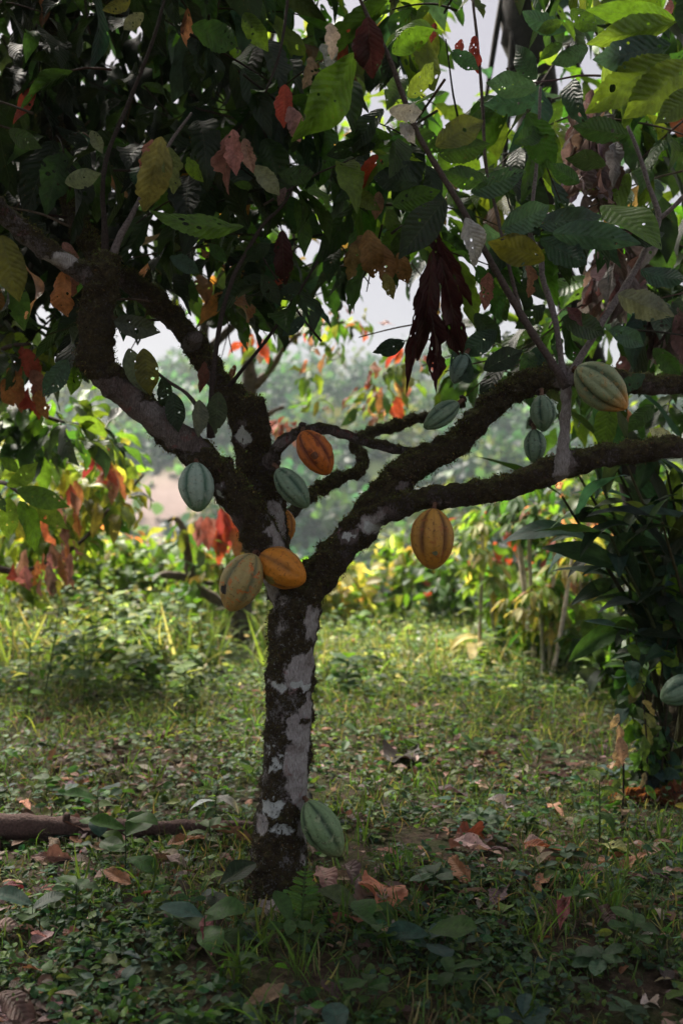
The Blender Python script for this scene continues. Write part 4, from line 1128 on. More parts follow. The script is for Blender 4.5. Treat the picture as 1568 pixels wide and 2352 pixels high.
# --- thin cassava stems in the sunlit clearing
def cassava(label, pts, Y, tops, cols, w=9, group=None, n=9, size=.2):
    b = P(*pts[-1], Y); b[2] = float(gz(b[0], Y)) - .02
    R = empty('cassava_plant', b, label, 'plant', 'thin stemmed plants in the sunlit clearing')
    chain = [P(u, v, Y) for u, v in pts[:-1]] + [b]
    A = Acc(); add_tube(A, chain, np.linspace(px(w, Y) / 2.2, px(w, Y) / 1.5, len(chain)), 7, .05, jit((.46, .40, .33), .12), .04); A.build('stem', M_FARBARK, R)
    Lv = Leaves(LANCE_T); B = Acc()
    for (u, v, k) in tops:
        c = P(u, v, Y)
        near = min(range(len(chain)), key=lambda i: np.linalg.norm(chain[i] - c))
        add_tube(B, [chain[near], (chain[near] + c) / 2 + [0, 0, .03], c], [.005, .004, .003], 5, .06, (.12, .1, .05))
        for _ in range(k):
            a = rng.uniform(0, 6.28); e = c + np.array([math.cos(a), math.sin(a), rng.uniform(-.3, .8)]) * .16 * rng.random()
            add_tube(B, [c, e], [.0025, .0015], 4, .1, (.2, .16, .05))
            for m in range(5):     # palmate fingers
                an = a + (m - 2) * .55
                Lv.add(e, (math.cos(an), math.sin(an), -.25 - .3 * rng.random()), (0, 0, 1), size * (1 - .13 * abs(m - 2)) * (.7 + .4 * rng.random()), 1.3, jit(cols[rng.integers(len(cols))], .25))
    tag(B.build('petioles', M_TWIG, R), kind='stuff')
    Lv.build('foliage', M_WEED, R)


cassava('pale leaning stem topped by a dark green whorl, tallest of the thin stems', [(1180, 1150), (1196, 1290), (1212, 1420), (1224, 1552)], 6.6, [(1185, 1150, 5), (1215, 1195, 8)], [MID, LIT, MID], 12)
cassava('upright stem with yellow hanging leaves just right of the leaning pale stem', [(1213, 1195), (1216, 1300), (1222, 1430), (1228, 1562)], 6.4, [(1213, 1195, 10), (1222, 1240, 4)], [MID, MID, YEL, LIT], 9)
cassava('thin stem carrying red-tinged leaves next to the dark strap-leaved clump', [(1274, 1190), (1270, 1330), (1264, 1450), (1262, 1568)], 6.3, [(1290, 1240, 6), (1262, 1350, 5), (1275, 1185, 4)], [YG, LIT, SALM, MID], 9)
cassava('curving thin stem, rightmost in the row of thin stems', [(1318, 1240), (1306, 1330), (1282, 1480), (1258, 1600)], 6.0, [(1320, 1230, 6), (1300, 1300, 5)], [YEL, GOLD, YG], 8)
cassava('thin stem with bright yellow-green leaf tiers, leftmost in the row', [(1108, 1230), (1106, 1320), (1102, 1420), (1100, 1522)], 7.0, [(1105, 1200, 8), (1090, 1260, 6), (1125, 1290, 5), (1100, 1330, 4)], [YG, YG, YEL], 8)
cassava('short thin stem between the leftmost and the leaning pale stems', [(1124, 1340), (1130, 1420), (1138, 1480), (1143, 1530)], 6.9, [(1124, 1340, 5), (1140, 1400, 4)], [LIT, YG, GOLD], 7)
cassava('low bushy yellow plant at the foot of the thin stems', [(1240, 1380), (1242, 1440), (1245, 1500), (1248, 1560)], 6.2, [(1200, 1400, 8), (1250, 1380, 8), (1290, 1410, 8), (1230, 1450, 7), (1320, 1440, 6), (1265, 1440, 6)], [YG, GOLD, YG, YEL], 8, size=.15)
cassava('orange-tinged leafy plant behind the strap leaves', [(1330, 1290), (1332, 1380), (1335, 1450), (1338, 1530)], 7.4, [(1330, 1285, 8), (1350, 1340, 8), (1310, 1350, 7), (1370, 1300, 6)], [YEL, ORG, YG, SALM], 8)
A = Acc(); b0 = P(1350, 1568, 6.3); b0[2] = float(gz(b0[0], 6.3)); add_tube(A, [b0, P(1332, 1530, 6.35), P(1311, 1495, 6.4)], [.02, .018, .016], 8, .03, (.45, .40, .36), .04)
tag(A.build('broken_stick', M_FARBARK, None), 'pale broken stick leaning out of the weeds right of the thin stems', 'stick')


# --- bushes and small plants in the bright belt
def bush(name, label, u, v, Y, w, h, n, cols, size, group=None, temps=FILL_T, mat=M_FAR, cat='bush'):
    b = P(u, v, Y); g0 = float(gz(b[0], Y)); b[2] = g0; h *= 1.3; n = int(n * 1.6)
    R = empty(name, b, label, cat, group)
    A = Acc(); Lv = Leaves(temps)
    k = 6
    tips = []
    for i in range(k):
        a = rng.uniform(0, 6.28); e = b + np.array([math.cos(a) * w * .35, math.sin(a) * w * .35, h * (.5 + .45 * rng.random())])
        add_tube(A, [b, (b + e) / 2 + np.array([0, 0, h * .08]), e], [.012, .008, .004], 5, .08, (.09, .07, .045)); tips.append(e)
    A.build('stem', M_TWIG, R)
    cl = [(t - np.array([0, 0, h * .15]), (w * .32, w * .32, h * .33)) for t in tips]
    scatter_leaves(Lv, cl, n, size, cols, .4)
    Lv.build('foliage', mat, R)
    return R


for i, (u, v, Y, w, h, c, lab) in enumerate([
    (60, 1400, 8.6, 1.3, .9, [YG, YEL, LIT], 'bright yellow bush below the red leaves at the left edge'),
    (200, 1400, 8.8, 1.0, .6, [YG, LIT, GOLD], 'low yellow-green bush in front of the earthen hillside scar'),
    (240, 1330, 9.2, .9, .7, [YG, YEL, ORG], 'bush with orange-tipped whorled leaves left of the slender tree'),
    (350, 1400, 8.7, 1.1, .6, [LIT, YG], 'broad low bush just left of the slender tree'),
    (470, 1400, 8.3, .9, .55, [YG, YG, LIT], 'yellow bush at the foot of the slender tree'),
    (620, 1420, 8.9, .7, .5, [YG, LIT], 'small bush between the slender tree and the main trunk'),
    (770, 1450, 9.0, .7, .5, [YG, YEL], 'pale yellow grassy bush right beside the main trunk'),
    (880, 1470, 9.2, 1.0, .45, [LIT, YG, GRY], 'low pale bush at the middle of the far edge'),
    (1000, 1440, 9.6, 1.0, .75, [YG, YEL, LIT], 'rounded cream-yellow bush below the yellow-ochre pod'),
    (1060, 1450, 9.0, .9, .6, [LIT, MID], 'green bush left of the thin stems'),
    (1170, 1430, 8.8, 1.3, .9, [MID, TEAL, LIT, RED], 'blue-green bush behind the thin stems'),
    (1330, 1430, 8.2, 1.2, 1.2, [LIT, TEAL, YG, SALM], 'tall mixed bush behind the strap-leaved clump'),
    (1420, 1420, 7.6, 1.1, 1.3, [TEAL, LIT, YG, MID], 'tall blue-green bush behind the vine at the right'),
    (1360, 1540, 6.4, .7, .45, [LIT, MID, YG], 'low green bush at the foot of the leaning stick'),
    (1500, 1590, 5.2, .5, .40, [LIT, MID, DK], 'leafy green bush at the left foot of the vine'),
    (1250, 1470, 7.8, .9, .5, [YG, LIT], 'low yellow-green bush amid the thin stems'),
]):
    bush('leafy_bush', lab, u, v, Y, w, h, 260, c, .13, 'bushes along the sunlit edge of the clearing', temps=SMALL_T)

# --- individual herbs
def herb(name, label, u, v, Y, h, leaves, size, cols, group=None, lean=0, temps=HERO_T, mat=M_WEED):
    b = P(u, v, Y); b[2] = float(gz(b[0], Y))
    R = empty(name, b, label, 'plant', group)
    t = b + np.array([lean * h, 0, h])
    A = Acc(); add_tube(A, [b, (b + t) / 2 + [.01 * h, 0, 0], t], [.006 * h ** .5, .005 * h ** .5, .003 * h ** .5], 6, .03, (.05, .08, .03)); A.build('stem', M_WEED if False else M_TWIG, R)
    Lv = Leaves(temps)
    for k in range(leaves):
        f = .35 + .65 * k / max(leaves - 1, 1); a = k * 2.4 + rng.uniform(-.3, .3)
        Lv.add(b + (t - b) * f, (math.cos(a), math.sin(a) * .9, .45 - .5 * (1 - f) - .15 * rng.random()), np.array([0, -.15, 1.]) + rng.normal(size=3) * .15, size * (.75 + .4 * rng.random()), 1.25, jit(cols[rng.integers(len(cols))], .2))
    Lv.build('foliage', mat, R)
    return R


herb('broadleaf_plant', 'tall broad-leaved plant standing alone in the left middle grass', 193, 1640, 5.1, .40, 9, .16, [MID, LIT, MID])
herb('broadleaf_plant', 'seedling with big rounded leaves in front of the fallen branch', 288, 2010, 2.78, .16, 6, .12, [MID, TEAL, MID], temps=ROUND_T, mat=M_NEAR)
herb('broadleaf_plant', 'leafy sprig growing right over the fallen branch', 225, 1930, 3.0, .20, 6, .10, [LIT, MID, TEAL], temps=ROUND_T, mat=M_NEAR)
herb('broadleaf_plant', 'large veined seedling leaf beside the fern at the bottom', 820, 2180, 2.42, .07, 3, .13, [MID, (.10, .14, .06)], temps=ROUND_T, mat=M_NEAR)
herb('broadleaf_plant', 'narrow upright seedling right of the dark wet leaf at the right', 1375, 1960, 3.0, .22, 7, .09, [MID, LIT], temps=LANCE_T)
herb('broadleaf_plant', 'low glossy seedling in the lower left near the dry soil', 75, 2150, 2.45, .07, 5, .10, [TEAL, MID], temps=ROUND_T, mat=M_NEAR)
herb('broadleaf_plant', 'dark paddle-leaved seedling left of the fern', 505, 2100, 2.55, .09, 4, .11, [TEAL, DK], temps=ROUND_T, mat=M_NEAR)
herb('broadleaf_plant', 'glossy rosette at the bottom middle edge', 985, 2240, 2.26, .07, 6, .10, [TEAL, TEAL, MID], temps=ROUND_T, mat=M_NEAR)
herb('broadleaf_plant', 'seedling with long dark leaves at the bottom under the maroon leaf', 470, 2210, 2.3, .08, 6, .10, [TEAL, MID], temps=ROUND_T, mat=M_NEAR)
herb('broadleaf_plant', 'pale leafy herb behind the fallen branch left of the trunk', 495, 1870, 3.3, .13, 8, .10, [LIT, MID, SIL], temps=LANCE_T)
herb('broadleaf_plant', 'yellow palm-like young plant with pointed leaves at the far edge of the grass', 1100, 1525, 7.0, .16, 13, .34, [YG, YEL], temps=LANCE_T)
herb('broadleaf_plant', 'whorled orange-green plant standing above the left bushes', 240, 1390, 8.4, .62, 12, .28, [YG, ORG, YEL], temps=LANCE_T)


k = 0
while k < 64:
    Y = rng.uniform(4.6, 8.4); u = rng.uniform(-30, 1400)
    if u > 640 and rng.random() < .72: continue
    if abs(u - 548) < 70: continue
    x = (u - CU) / FPX * Y
    if abs(x + .17) < .12 and Y < 5: continue
    v = CV + (CZ - float(gz(x, Y))) / Y * FPX
    i = int(rng.integers(3))
    herb('meadow_weed', ['bushy green weed', 'pale yellow-green weed', 'narrow-leaved weed'][i] + (' in the sunlit grass left of the trunk' if u < 650 else ' in the sunlit grass right of the trunk'), u, v, Y, rng.uniform(.16, .55 if u < 620 else .36), int(rng.integers(10, 18)), rng.uniform(.07, .13),
         [[MID, LIT, (.06, .12, .05)], [YG, (.2, .25, .09), LIT], [LIT, (.16, .2, .09), MID]][i], 'weeds standing in the sunlit grass', rng.normal() * .25, [SMALL_T, SMALL_T, LANCE_T][i])
    k += 1


def fern(name, label, u, v, Y, fronds, col, L, hh):
    b = P(u, v, Y); b[2] = float(gz(b[0], Y))
    R = empty(name, b, label, 'fern')
    for (dx, dy, dz, ll) in fronds:
        d = unit((dx, dy, dz)); A = Acc(); Lv = Leaves(SMALL_T)
        pts = []; p = b.copy(); dd = d.copy()
        for k in range(7):
            pts.append(p.copy()); p = p + dd * ll / 6; dd = unit(dd + np.array([0, 0, -.10]))
        add_tube(A, pts, np.linspace(.003, .001, 7), 5, .02, np.array(col) * .7)
        pp, _ = resample(pts, np.ones(7), .004)
        m = 17; s = unit(np.cross(d, [0, 1, .2]))
        for k in range(2, m):
            f = k / m; q = pp[min(int(f * (len(pp) - 1)), len(pp) - 1)]
            wl = ll * .30 * math.sin(math.pi * min(1, .25 + .8 * f)) ** .8
            for sg in (-1, 1):
                Lv.add(q, s * sg + d * .35 + rng.normal(size=3) * .06, np.cross(d, s) * -1 + rng.normal(size=3) * .12, wl, .55, jit(col, .15))
        sb = A.build('frond', M_TWIG, R); Lv.build('leaflets', M_WEED, sb)


fern('green_fern', 'bright green fern frond standing at the foot of the trunk', 692, 2180, 2.40, [(.05, .12, 1, .165), (.55, -.2, .6, .09), (-.5, -.2, .5, .08), (-.2, .5, .8, .11)], (.08, .16, .045), .2, .2)
fern('dead_fern', 'rust-brown dead fern lying at the foot of the right trunk', 1490, 1790, 3.6, [(-.9, -.3, .35, .20), (.8, -.3, .45, .22), (-.2, -.6, .5, .16), (.5, -.6, .15, .16)], (.17, .065, .045), .2, .2)

# --- fallen branch
A = Acc()
pts = [(-60, 1895, 3.12, 70), (40, 1905, 3.14, 56), (140, 1914, 3.16, 46), (240, 1922, 3.17, 40), (350, 1930, 3.18, 34), (450, 1934, 3.2, 30), (560, 1936, 3.2, 22), (600, 1937, 3.2, 12)]
p, r = limb_pts(pts)
for i in range(len(p)): p[i][2] = max(p[i][2], float(gz(p[i][0], p[i][1])) + r[i] * .7 + .025)
add_tube(A, p, r, 18, .03, (.10, .062, .055), .06)
for k, (du, dv) in ((2, (20, -34)), (4, (-14, -22)), (5, (16, 18))):
    e = p[k] + np.array([px(du, 3.1), -.02, -px(dv, 3.1)])
    add_tube(A, [p[k], (p[k] + e) / 2 + np.array([.004, 0, .003]), e], [r[k] * .5, r[k] * .38, r[k] * .3], 9, .01, (.11, .07, .06), .12)
tag(A.build('fallen_branch', simple_attr_mat('dead_wood', .85, .9, 140), None), 'reddish brown fallen branch lying across the ground left of the trunk', 'fallen branch')

# ------------------------------------------------------------------ fallen leaves
FALLEN = []
for i in range(10):
    c = [(.24, .16, .10), (.12, .07, .045), (.17, .085, .07), (.27, .17, .15), (.06, .03, .028), (.28, .13, .07), (.24, .19, .175), (.11, .065, .055), (.33, .21, .17), (.12, .075, .085)][i]
    L = Leaves(DRY_T); L.add((0, 0, 0), (1, 0, 0), (0, 0, 1), .2, 1.15, c, k=i % 4, r=.1 * i)
    FALLEN.append((L.into(Acc()), c))
FALL_ME = []


def fallen(i, x, y, L, yaw, tilt, label, group, col=None, roll=0, lift=.02, name='fallen_leaf'):
    if col is None:
        while len(FALL_ME) <= i: FALL_ME.append(None)
        if FALL_ME[i] is None:
            o = FALLEN[i][0].build(name, M_DRY); FALL_ME[i] = o
        else:
            o = FALL_ME[i].copy(); link(o)
    else:
        Lv = Leaves(DRY_T); Lv.add((0, 0, 0), (1, 0, 0), (0, 0, 1), .2, 1.15, col, k=i); o = Lv.build(name, M_DRY)
    o.location = (x, y, float(gz(x, y)) + lift)
    o.rotation_euler = (roll, tilt, yaw); s = L / .2; o.scale = (s, s, s)
    return tag(o, label, 'fallen leaf', group)


FALL_KEEP = []


def fallen_px(i, bu, bv, tu, tv, label, col, tilt=0, roll=0, lift=.05, wf=1.0):
    Yb = FPX * (CZ - lift) / (bv - CV); Yt = FPX * (CZ - lift) / (tv - CV)
    b = P(bu, bv, Yb); t = P(tu, tv, Yt)
    d = t - b
    o = fallen(i, b[0], b[1], float(np.linalg.norm(d)), math.atan2(d[1], d[0]), tilt, label, 'fallen leaves on the ground', col, roll, lift)
    o.scale[1] *= wf
    FALL_KEEP.extend([b[:2], (b[:2] + t[:2]) / 2, t[:2]])
    return o


fallen_px(0, 845, 2015, 912, 2118, 'salmon red ribbed fallen leaf right of the trunk foot', (.46, .17, .10), roll=-.45, lift=.06)
fallen_px(0, 1040, 1968, 1130, 1975, 'pale pink fallen leaf lying in the right middle grass', (.52, .34, .32), roll=.4)
fallen_px(2, 1048, 1950, 1128, 1932, 'dark red curled leaf just behind the pale pink fallen leaf', (.20, .055, .03))
fallen_px(1, 1200, 1975, 1295, 1985, 'rusty red curled fallen leaf right of the pale pink one', (.26, .075, .03))
fallen_px(1, 1305, 2090, 1285, 2160, 'wine red upright leaf poking from the grass at the lower right', (.20, .055, .06), lift=.04, wf=.5)
fallen_px(1, 470, 2150, 485, 2230, 'wine red leaf among dark seedlings left of the fern', (.20, .06, .07), lift=.04, wf=.55)
fallen_px(3, 500, 2058, 528, 2086, 'small orange fallen leaf in front of the trunk foot', (.50, .17, .06))
fallen_px(0, 600, 2070, 630, 2110, 'grey fallen leaf right against the trunk foot', (.22, .19, .19))
fallen_px(2, 790, 1990, 830, 2030, 'dull purple fallen leaf right of the trunk under the low pod', (.15, .10, .10))
fallen_px(0, 735, 1995, 760, 2045, 'brownish pink leaf leaning beside the trunk foot', (.28, .15, .13))
fallen_px(2, 1470, 2310, 1520, 2290, 'pale ragged fallen leaf in the bottom right corner', (.50, .42, .38), lift=.05)
fallen_px(0, 1375, 1958, 1465, 1975, 'yellow-green ribbed fallen leaf at the right', (.36, .38, .14))
fallen_px(1, 50, 1845, 70, 1860, 'small orange-pink leaf standing behind the left fallen branch', (.50, .22, .14), lift=.06)
fallen_px(3, 10, 2040, 70, 2025, 'dark crimson crumpled leaf at the left edge', (.16, .03, .04))
fallen_px(0, 1255, 1845, 1295, 1865, 'tan orange fallen leaf in the right middle distance', (.46, .24, .15))
fallen_px(3, 380, 1985, 450, 1995, 'pinkish crumpled leaf right of the big rounded seedling', (.34, .24, .22))
fallen_px(1, 70, 2155, 110, 2162, 'brick red leaf edge beside the low glossy seedling', (.32, .11, .09))
fallen_px(0, 905, 1750, 940, 1700, 'black rotting leaf heap in the middle grass right of the trunk', (.02, .012, .01))
fallen_px(2, 1120, 1835, 1190, 1850, 'whitish weathered fallen leaf in the middle grass', (.45, .38, .38))

zones = [('in the shaded grass left of the trunk', lambda x, y: x < -.3 and y < 3.0), ('in the grass behind the fallen branch', lambda x, y: x < -.3 and y >= 3.0),
         ('in the near grass right of the trunk', lambda x, y: x >= -.3 and y < 3.0), ('in the middle grass right of the trunk', lambda x, y: x >= -.3 and y >= 3.0)]
names = ['tan', 'brown', 'reddish brown', 'dull pink', 'blackish', 'orange', 'greyish', 'dark brown', 'pale salmon', 'purplish']
cnt = 0
while cnt < 135:
    y = rng.choice([rng.uniform(1.85, 3.2), rng.uniform(2.6, 5.2)]); x = rng.uniform(-.40 * y, .40 * y)
    if np.hypot(x + .17, y - 2.7) < .13: continue
    if x < -.25 and rng.random() < .45: continue
    dens = noise.noise(Vector((x * 1.6, y * 1.6, 3)))
    if rng.random() > .45 + dens: continue
    i = int(rng.integers(10))
    z = next(k for k, (n, f) in enumerate(zones) if f(x, y))
    fallen(i, x, y, rng.uniform(.05, .15), rng.uniform(0, 6.28), rng.normal() * .22, '%s dry fallen leaf lying %s' % (names[i], zones[z][0]), 'fallen leaves on the ground', None, rng.normal() * .5, rng.uniform(.01, .045))
    cnt += 1

# ------------------------------------------------------------------ ground cover
def cover():
    W = Leaves(SMALL_T + ROUND_T); F = W; NW = Leaves(SMALL_T + ROUND_T + ROUND_T); G = Leaves(BLADE_T); T = Leaves(THREAD_T)

    def spot(y0, y1, power=1.0):
        y = y0 + (y1 - y0) * rng.random() ** power
        return rng.uniform(-.42 * y - .15, .42 * y + .15), y

    def bare(x, y):
        return x < -.42 and y < 2.12 and (x + .36) * -1 + (2.12 - y) * .8 > .28

    def clump(x, y, h, n, size, cols):
        W = NW if y < 4.2 else F
        if y < 4 and min(np.hypot(x - k[0], y - k[1]) for k in FALL_KEEP) < .07: h, n, size = h * .3, 2, size * .6
        z = float(gz(x, y))
        for _ in range(n):
            a = rng.uniform(0, 6.28); r = rng.random() * h * .8
            zz = z + h * (.25 + .75 * rng.random())
            W.add((x + math.cos(a) * r, y + math.sin(a) * r, zz), (math.cos(a), math.sin(a), -.15 + .6 * rng.random()), np.array([0, -.1, 1.]) + rng.normal(size=3) * .55, size * (.5 + .8 * rng.random() ** 1.5), .8 + .5 * rng.random(), jit(cols[rng.integers(len(cols))], .3))

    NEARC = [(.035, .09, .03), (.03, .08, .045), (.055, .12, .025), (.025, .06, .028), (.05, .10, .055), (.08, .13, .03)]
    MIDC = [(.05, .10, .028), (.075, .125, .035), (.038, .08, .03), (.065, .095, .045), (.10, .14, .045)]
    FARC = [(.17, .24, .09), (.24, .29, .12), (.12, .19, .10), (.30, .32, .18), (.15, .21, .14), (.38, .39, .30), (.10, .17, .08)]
    for _ in range(5600):
        x, y = spot(1.75, 3.4)
        if bare(x, y): continue
        if np.hypot(x + .17, y - 2.7) < .08: continue
        d = noise.noise(Vector((x * 2.1, y * 2.1, 0))) + (.18 if x < -.2 else -.05)
        if rng.random() > .62 + d: continue
        hh = .02 + .045 * rng.random() ** 1.5
        if x < -.15 and 2.75 < y < 3.25:
            hh *= .35
            if rng.random() < .4: continue
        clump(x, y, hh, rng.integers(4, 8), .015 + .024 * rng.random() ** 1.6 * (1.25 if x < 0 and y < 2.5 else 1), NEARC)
    for _ in range(4300):
        x, y = spot(3.1, 6.4)
        d = noise.noise(Vector((x * 1.3, y * 1.3, 5)))
        if rng.random() > .78 + d: continue
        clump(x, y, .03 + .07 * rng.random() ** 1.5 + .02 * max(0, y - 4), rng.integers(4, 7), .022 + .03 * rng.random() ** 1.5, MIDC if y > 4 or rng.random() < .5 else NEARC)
    for _ in range(5200):
        x, y = spot(5.4, 10.3, .8)
        tall = np.clip((y - 5.6) / 2.2, .15, 1) * np.clip((-x - .35) / .5, 0, 1)
        if abs(CU + x / y * FPX - 550) < 45 and y < 7.7:
            clump(x, y, .05, 4, .04, FARC); continue
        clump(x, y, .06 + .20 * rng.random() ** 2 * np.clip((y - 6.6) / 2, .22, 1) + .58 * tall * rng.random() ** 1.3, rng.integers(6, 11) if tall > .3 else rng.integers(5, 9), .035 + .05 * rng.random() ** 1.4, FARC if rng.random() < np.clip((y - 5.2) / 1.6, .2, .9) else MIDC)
    for _ in range(42000):
        x, y = spot(1.75, 5.6)
        if bare(x, y): continue
        d = noise.noise(Vector((x * 1.7 + 9, y * 1.7, 2)))
        if rng.random() > .5 + d * 1.3 + (.15 if x > -.1 else -.15): continue
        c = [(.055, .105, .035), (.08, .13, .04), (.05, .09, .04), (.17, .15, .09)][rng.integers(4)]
        G.add((x, y, float(gz(x, y))), np.array([rng.normal() * .55, rng.normal() * .55, 1]), rng.normal(size=3), .03 + .06 * rng.random() ** 2, .8 + .5 * rng.random(), jit(c, .25))
    for _ in range(70):      # taller tufts
        x, y = spot(1.9, 5.5)
        if bare(x, y): continue
        for _ in range(9):
            G.add((x + rng.normal() * .012, y + rng.normal() * .012, float(gz(x, y))), np.array([rng.normal() * .35, rng.normal() * .35, 1]), rng.normal(size=3), .07 + .09 * rng.random(), .8, jit((.07, .13, .03), .2))
    for _ in range(17000):
        x, y = spot(4.4, 10.4)
        if abs(CU + x / y * FPX - 550) < 40 and y < 7.7: continue
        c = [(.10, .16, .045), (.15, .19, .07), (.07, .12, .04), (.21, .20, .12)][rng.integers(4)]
        G.add((x, y, float(gz(x, y))), np.array([rng.normal() * .4, rng.normal() * .4, 1]), rng.normal(size=3), .05 + (.10 + .14 * (y > 6) + .22 * (y > 6 and x < -.4)) * rng.random() ** 1.6, .7, jit(c, .25))
    tag(W.build('ground_cover', M_WEED), 'low sunlit weeds', kind='stuff')
    tag(NW.build('ground_cover', M_NEAR), 'low shaded weeds', kind='stuff')
    tag(G.build('grass', M_WEED), 'short grass between the weeds', kind='stuff')
    # crumbled litter: small bits of dead leaf, twig and bark on the soil
    D = Leaves(SMALL_T)
    for _ in range(6500):
        x, y = spot(1.7, 5.8)
        c = [(.16, .10, .075), (.09, .05, .04), (.24, .16, .13), (.05, .03, .025), (.30, .22, .19), (.2, .08, .05)][rng.integers(6)]
        dens = noise.noise(Vector((x * 1.6, y * 1.6, 3)))
        if rng.random() > .5 + dens and not bare(x, y): continue
        a = rng.uniform(0, 6.28)
        D.add((x, y, float(gz(x, y)) + .006 + .03 * rng.random()), (math.cos(a), math.sin(a), rng.normal() * .15), np.array([0, 0, 1.]) + rng.normal(size=3) * .25, .025 + .06 * rng.random() ** 2, .5 + .6 * rng.random(), jit(c, .3))
    for _ in range(900):
        y = rng.uniform(1.75, 2.15); x = rng.uniform(-.95, -.4)
        if not bare(x, y): continue
        a = rng.normal() * .5
        D.add((x, y, float(gz(x, y)) + .006 + .01 * rng.random()), (math.cos(a), math.sin(a), rng.normal() * .1), np.array([0, 0, 1.]) + rng.normal(size=3) * .2, .02 + .06 * rng.random(), .3 + .4 * rng.random(), jit((.17, .125, .11), .35))
    tag(D.build('leaf_litter', M_DRY), 'crumbled dead leaves and bark', kind='stuff')


cover()

# small seedlings: individuals
SEED = []
for s in range(7):
    Lv = Leaves(ROUND_T); A = Acc()
    h = [.05, .08, .04, .06, .1, .05, .07][s]; n = [5, 6, 4, 7, 6, 3, 5][s]
    add_tube(A, [(0, 0, 0), (.003, 0, h * .5), (0, .003, h)], [.0022, .002, .0012], 5, .02, (.05, .08, .03))
    cs = [TEAL, MID, LIT, (.05, .1, .05), MID, TEAL, (.06, .12, .03)][s]
    for k in range(n):
        a = k * 2.4; f = .55 + .45 * k / n
        Lv.add((0, 0, h * f), (math.cos(a), math.sin(a), .15 + .4 * f * rng.random()), (0, 0, 1), .05 + .035 * rng.random(), 1 + .3 * rng.random(), jit(cs, .15))
    Lv.into(A); SEED.append(A)
SM = [None] * 7
cnt = 0
while cnt < 100:
    y = 1.8 + 2.6 * rng.random() ** 1.3; x = rng.uniform(-.38 * y, .38 * y)
    if (x < -.42 and y < 2.12) or np.hypot(x + .17, y - 2.7) < .16: continue
    s = int(rng.integers(7))
    if SM[s] is None: o = SM[s] = SEED[s].build('weed_seedling', M_NEAR)
    else: o = SM[s].copy(); link(o)
    z = next(k for k, (n, f) in enumerate(zones) if f(x, y))
    o.location = (x, y, float(gz(x, y))); o.rotation_euler = (rng.normal() * .12, rng.normal() * .12, rng.uniform(0, 6.28)); q = rng.uniform(.5, 1.05); o.scale = (q, q, q)
    tag(o, '%s seedling growing %s' % (['glossy blue-green', 'dark green six-leaved', 'light green four-leaved', 'dense dull green', 'tall dark green', 'three-leaved blue-green', 'fresh green'][s], zones[z][0]), 'seedling', 'seedlings scattered over the ground')
    cnt += 1

# ------------------------------------------------------------------ the hillside opposite
def forest():
    W = Leaves(FAR_T); T = Acc()
    n = 0
    while n < 860:
        y = rng.uniform(36, 108); x = rng.uniform(-.62 * y - 6, .56 * y + 6)
        if abs(-.36 * y + 31 + x + 4.5) < 4 and y < 72: continue
        z = float(gz(x, y)); h = rng.uniform(1.0, 3.6) * (1.25 if rng.random() < .2 else 1)
        c = jit([(.022, .068, .045), (.040, .095, .045), (.014, .040, .034), (.085, .12, .045), (.022, .06, .055), (.012, .03, .026)][rng.integers(5)], .25)
        for _ in range(int(52 * h ** .8)):
            e = rng.normal(size=3); e = e / np.linalg.norm(e) * rng.random() ** .35
            p = np.array([x, y, z + h * .62]) + e * np.array([h * .48, h * .48, h * .5])
            W.add(p, e + rng.normal(size=3) * .6, np.array([0, 0, 1.]) + rng.normal(size=3) * .5, .35 + .45 * rng.random(), 1.8, jit(c, .3))
        n += 1
    for _ in range(7000):       # scrub
        y = rng.uniform(34, 106); x = rng.uniform(-.62 * y - 6, .56 * y + 6)
        if abs(-.36 * y + 31 + x + 4.5) < 3.2 and y < 72 and rng.random() < .65: continue
        W.add((x, y, float(gz(x, y)) + .1), rng.normal(size=3) * .7 + np.array([0, 0, .6]), rng.normal(size=3) + np.array([0, 0, 1]), .6 + .7 * rng.random(), 1.7, jit((.05, .095, .05), .35))
    tag(W.build('forest', M_FAR), 'hazy wooded hillside across the valley', kind='stuff')


forest()
for (u, v0, v1, Y, w, lab) in [(1012, 1400, 1290, 46, 12, 'slim pale tree on the far slope right of the yellow-ochre pod'), (1062, 1430, 1180, 30, 30, 'thick pale trunk in the valley behind the leftmost thin stem'), (176, 960, 860, 70, 8, 'thin bare pale trunk on the left skyline'), (210, 960, 880, 72, 8, 'second thin pale trunk on the left skyline, right of the first'),
                               (895, 1420, 1350, 48, 9, 'short pale trunk low on the opposite slope')]:
    x = P(u, v0, Y)[0]; b = np.array([x, Y, float(gz(x, Y))])
    R = empty('far_tree', b, lab, 'tree', 'pale trunked trees across the valley')
    t = P(u + 3, v1, Y); t[2] = max(t[2], b[2] + 3)
    A = Acc(); add_tube(A, [b, (b + t) / 2, t], [px(w, Y) / 2 * 1.1, px(w, Y) / 2, px(w, Y) / 3], 8, .5, (.42, .38, .36), .04); A.build('trunk', M_FARBARK, R)
    Lv = Leaves(FAR_T)
    scatter_leaves(Lv, [(t + np.array([0, 0, .3]), (1.3, 1.3, 1.0)), (t + np.array([.8, 0, -.3]), (.8, .8, .6))], 120, .6, [(.07, .11, .04), (.09, .12, .05)], .3)
    Lv.build('crown', M_FAR, R)

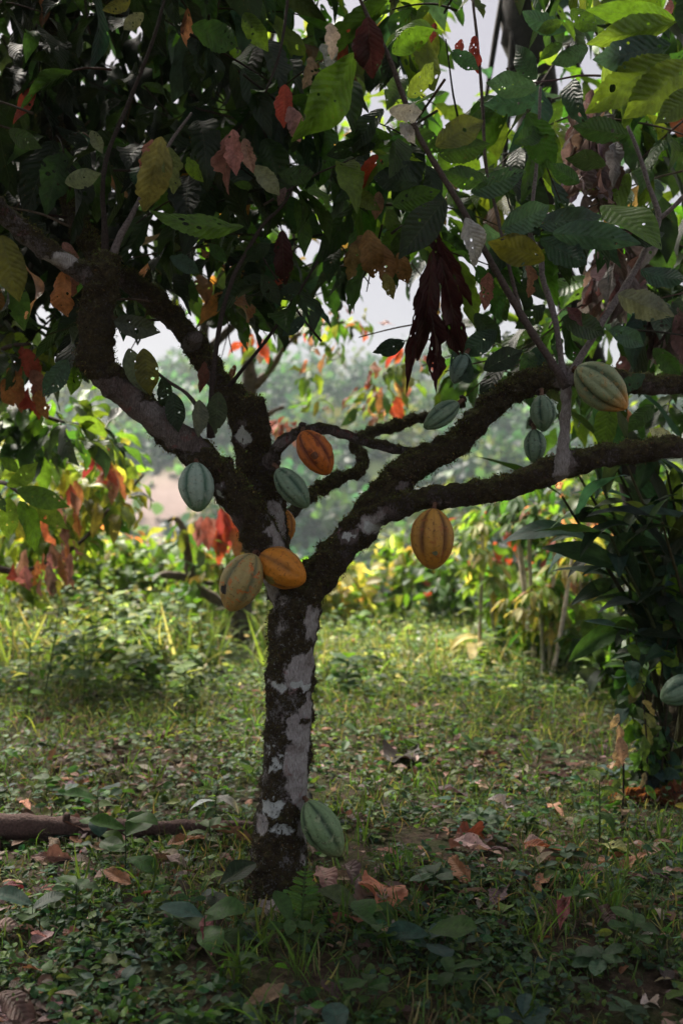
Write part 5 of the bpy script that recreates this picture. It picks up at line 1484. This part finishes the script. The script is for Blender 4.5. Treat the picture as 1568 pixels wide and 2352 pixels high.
# ------------------------------------------------------------------ haze
HAZE = .0011
me = bpy.data.meshes.new('haze')
x0, x1, y0, y1, z0, z1 = -140, 140, -70, 250, -13, 24
vs = [(x, y, z) for x in (x0, x1) for y in (y0, y1) for z in (z0, z1)]
me.from_pydata(vs, [], [(0, 1, 3, 2), (4, 6, 7, 5), (0, 4, 5, 1), (2, 3, 7, 6), (0, 2, 6, 4), (1, 5, 7, 3)])
hz = bpy.data.objects.new('haze', me); link(hz); tag(hz, kind='stuff')
m, nt, out = new_mat('valley_haze'); g = N(nt)
pv = g.n('ShaderNodeVolumePrincipled'); pv.inputs['Color'].default_value = (.80, .93, 1.0, 1); pv.inputs['Density'].default_value = HAZE; pv.inputs['Anisotropy'].default_value = .2
g.l(pv.outputs[0], out.inputs['Volume']); me.materials.append(m)

# ------------------------------------------------------------------ light, sky, camera
SUN = unit((-.38, .50, .80))
w = bpy.data.worlds.new('World'); scene.world = w; w.use_nodes = True
nt = w.node_tree; nt.nodes.clear(); g = N(nt)
sky = g.n('ShaderNodeTexSky', sky_type='NISHITA'); sky.sun_disc = False
sky.sun_elevation = math.asin(SUN[2]); sky.sun_rotation = math.atan2(SUN[0], SUN[1]); sky.air_density = 1.0; sky.dust_density = 4.0
hs = g.n('ShaderNodeHueSaturation'); hs.inputs['Saturation'].default_value = .75; g.l(sky.outputs[0], hs.inputs['Color'])
bg = g.n('ShaderNodeBackground'); bg.inputs[1].default_value = .05
g.l(g.mix(1.0, g.mix(.6, hs.outputs[0], (4.6, 4.7, 5.2)), (.76, .70, .69, 1), 'MULTIPLY'), bg.inputs[0])
o = g.n('ShaderNodeOutputWorld'); g.l(bg.outputs[0], o.inputs[0])

sl = bpy.data.lights.new('sun', 'SUN'); sl.energy = 5.0; sl.angle = math.radians(30); sl.color = (1.0, .93, .82)
so = bpy.data.objects.new('sun', sl); link(so)
so.rotation_euler = Vector(-SUN).to_track_quat('-Z', 'Y').to_euler(); so.location = (5, 8, 12)

cam = bpy.data.cameras.new('camera'); co = bpy.data.objects.new('camera', cam); link(co)
co.location = (0, 0, CZ); co.rotation_euler = (math.radians(90), 0, 0)
cam.sensor_fit = 'VERTICAL'; cam.sensor_height = 36; cam.sensor_width = 24; cam.lens = 35; cam.clip_start = .05; cam.clip_end = 800
cam.dof.use_dof = True; cam.dof.focus_distance = 2.62; cam.dof.aperture_fstop = 2.6
scene.camera = co
scene.view_settings.view_transform = 'Standard'; scene.view_settings.look = 'None'; scene.view_settings.exposure = 1.8; scene.view_settings.gamma = 1.0
scene.render.engine = 'CYCLES'
cy = scene.cycles
cy.use_denoising = True
try: cy.denoiser = 'OPENIMAGEDENOISE'
except Exception: pass
cy.max_bounces = 8; cy.diffuse_bounces = 4; cy.glossy_bounces = 2; cy.transmission_bounces = 4; cy.transparent_max_bounces = 12; cy.volume_bounces = 1
cy.caustics_reflective = False; cy.caustics_refractive = False
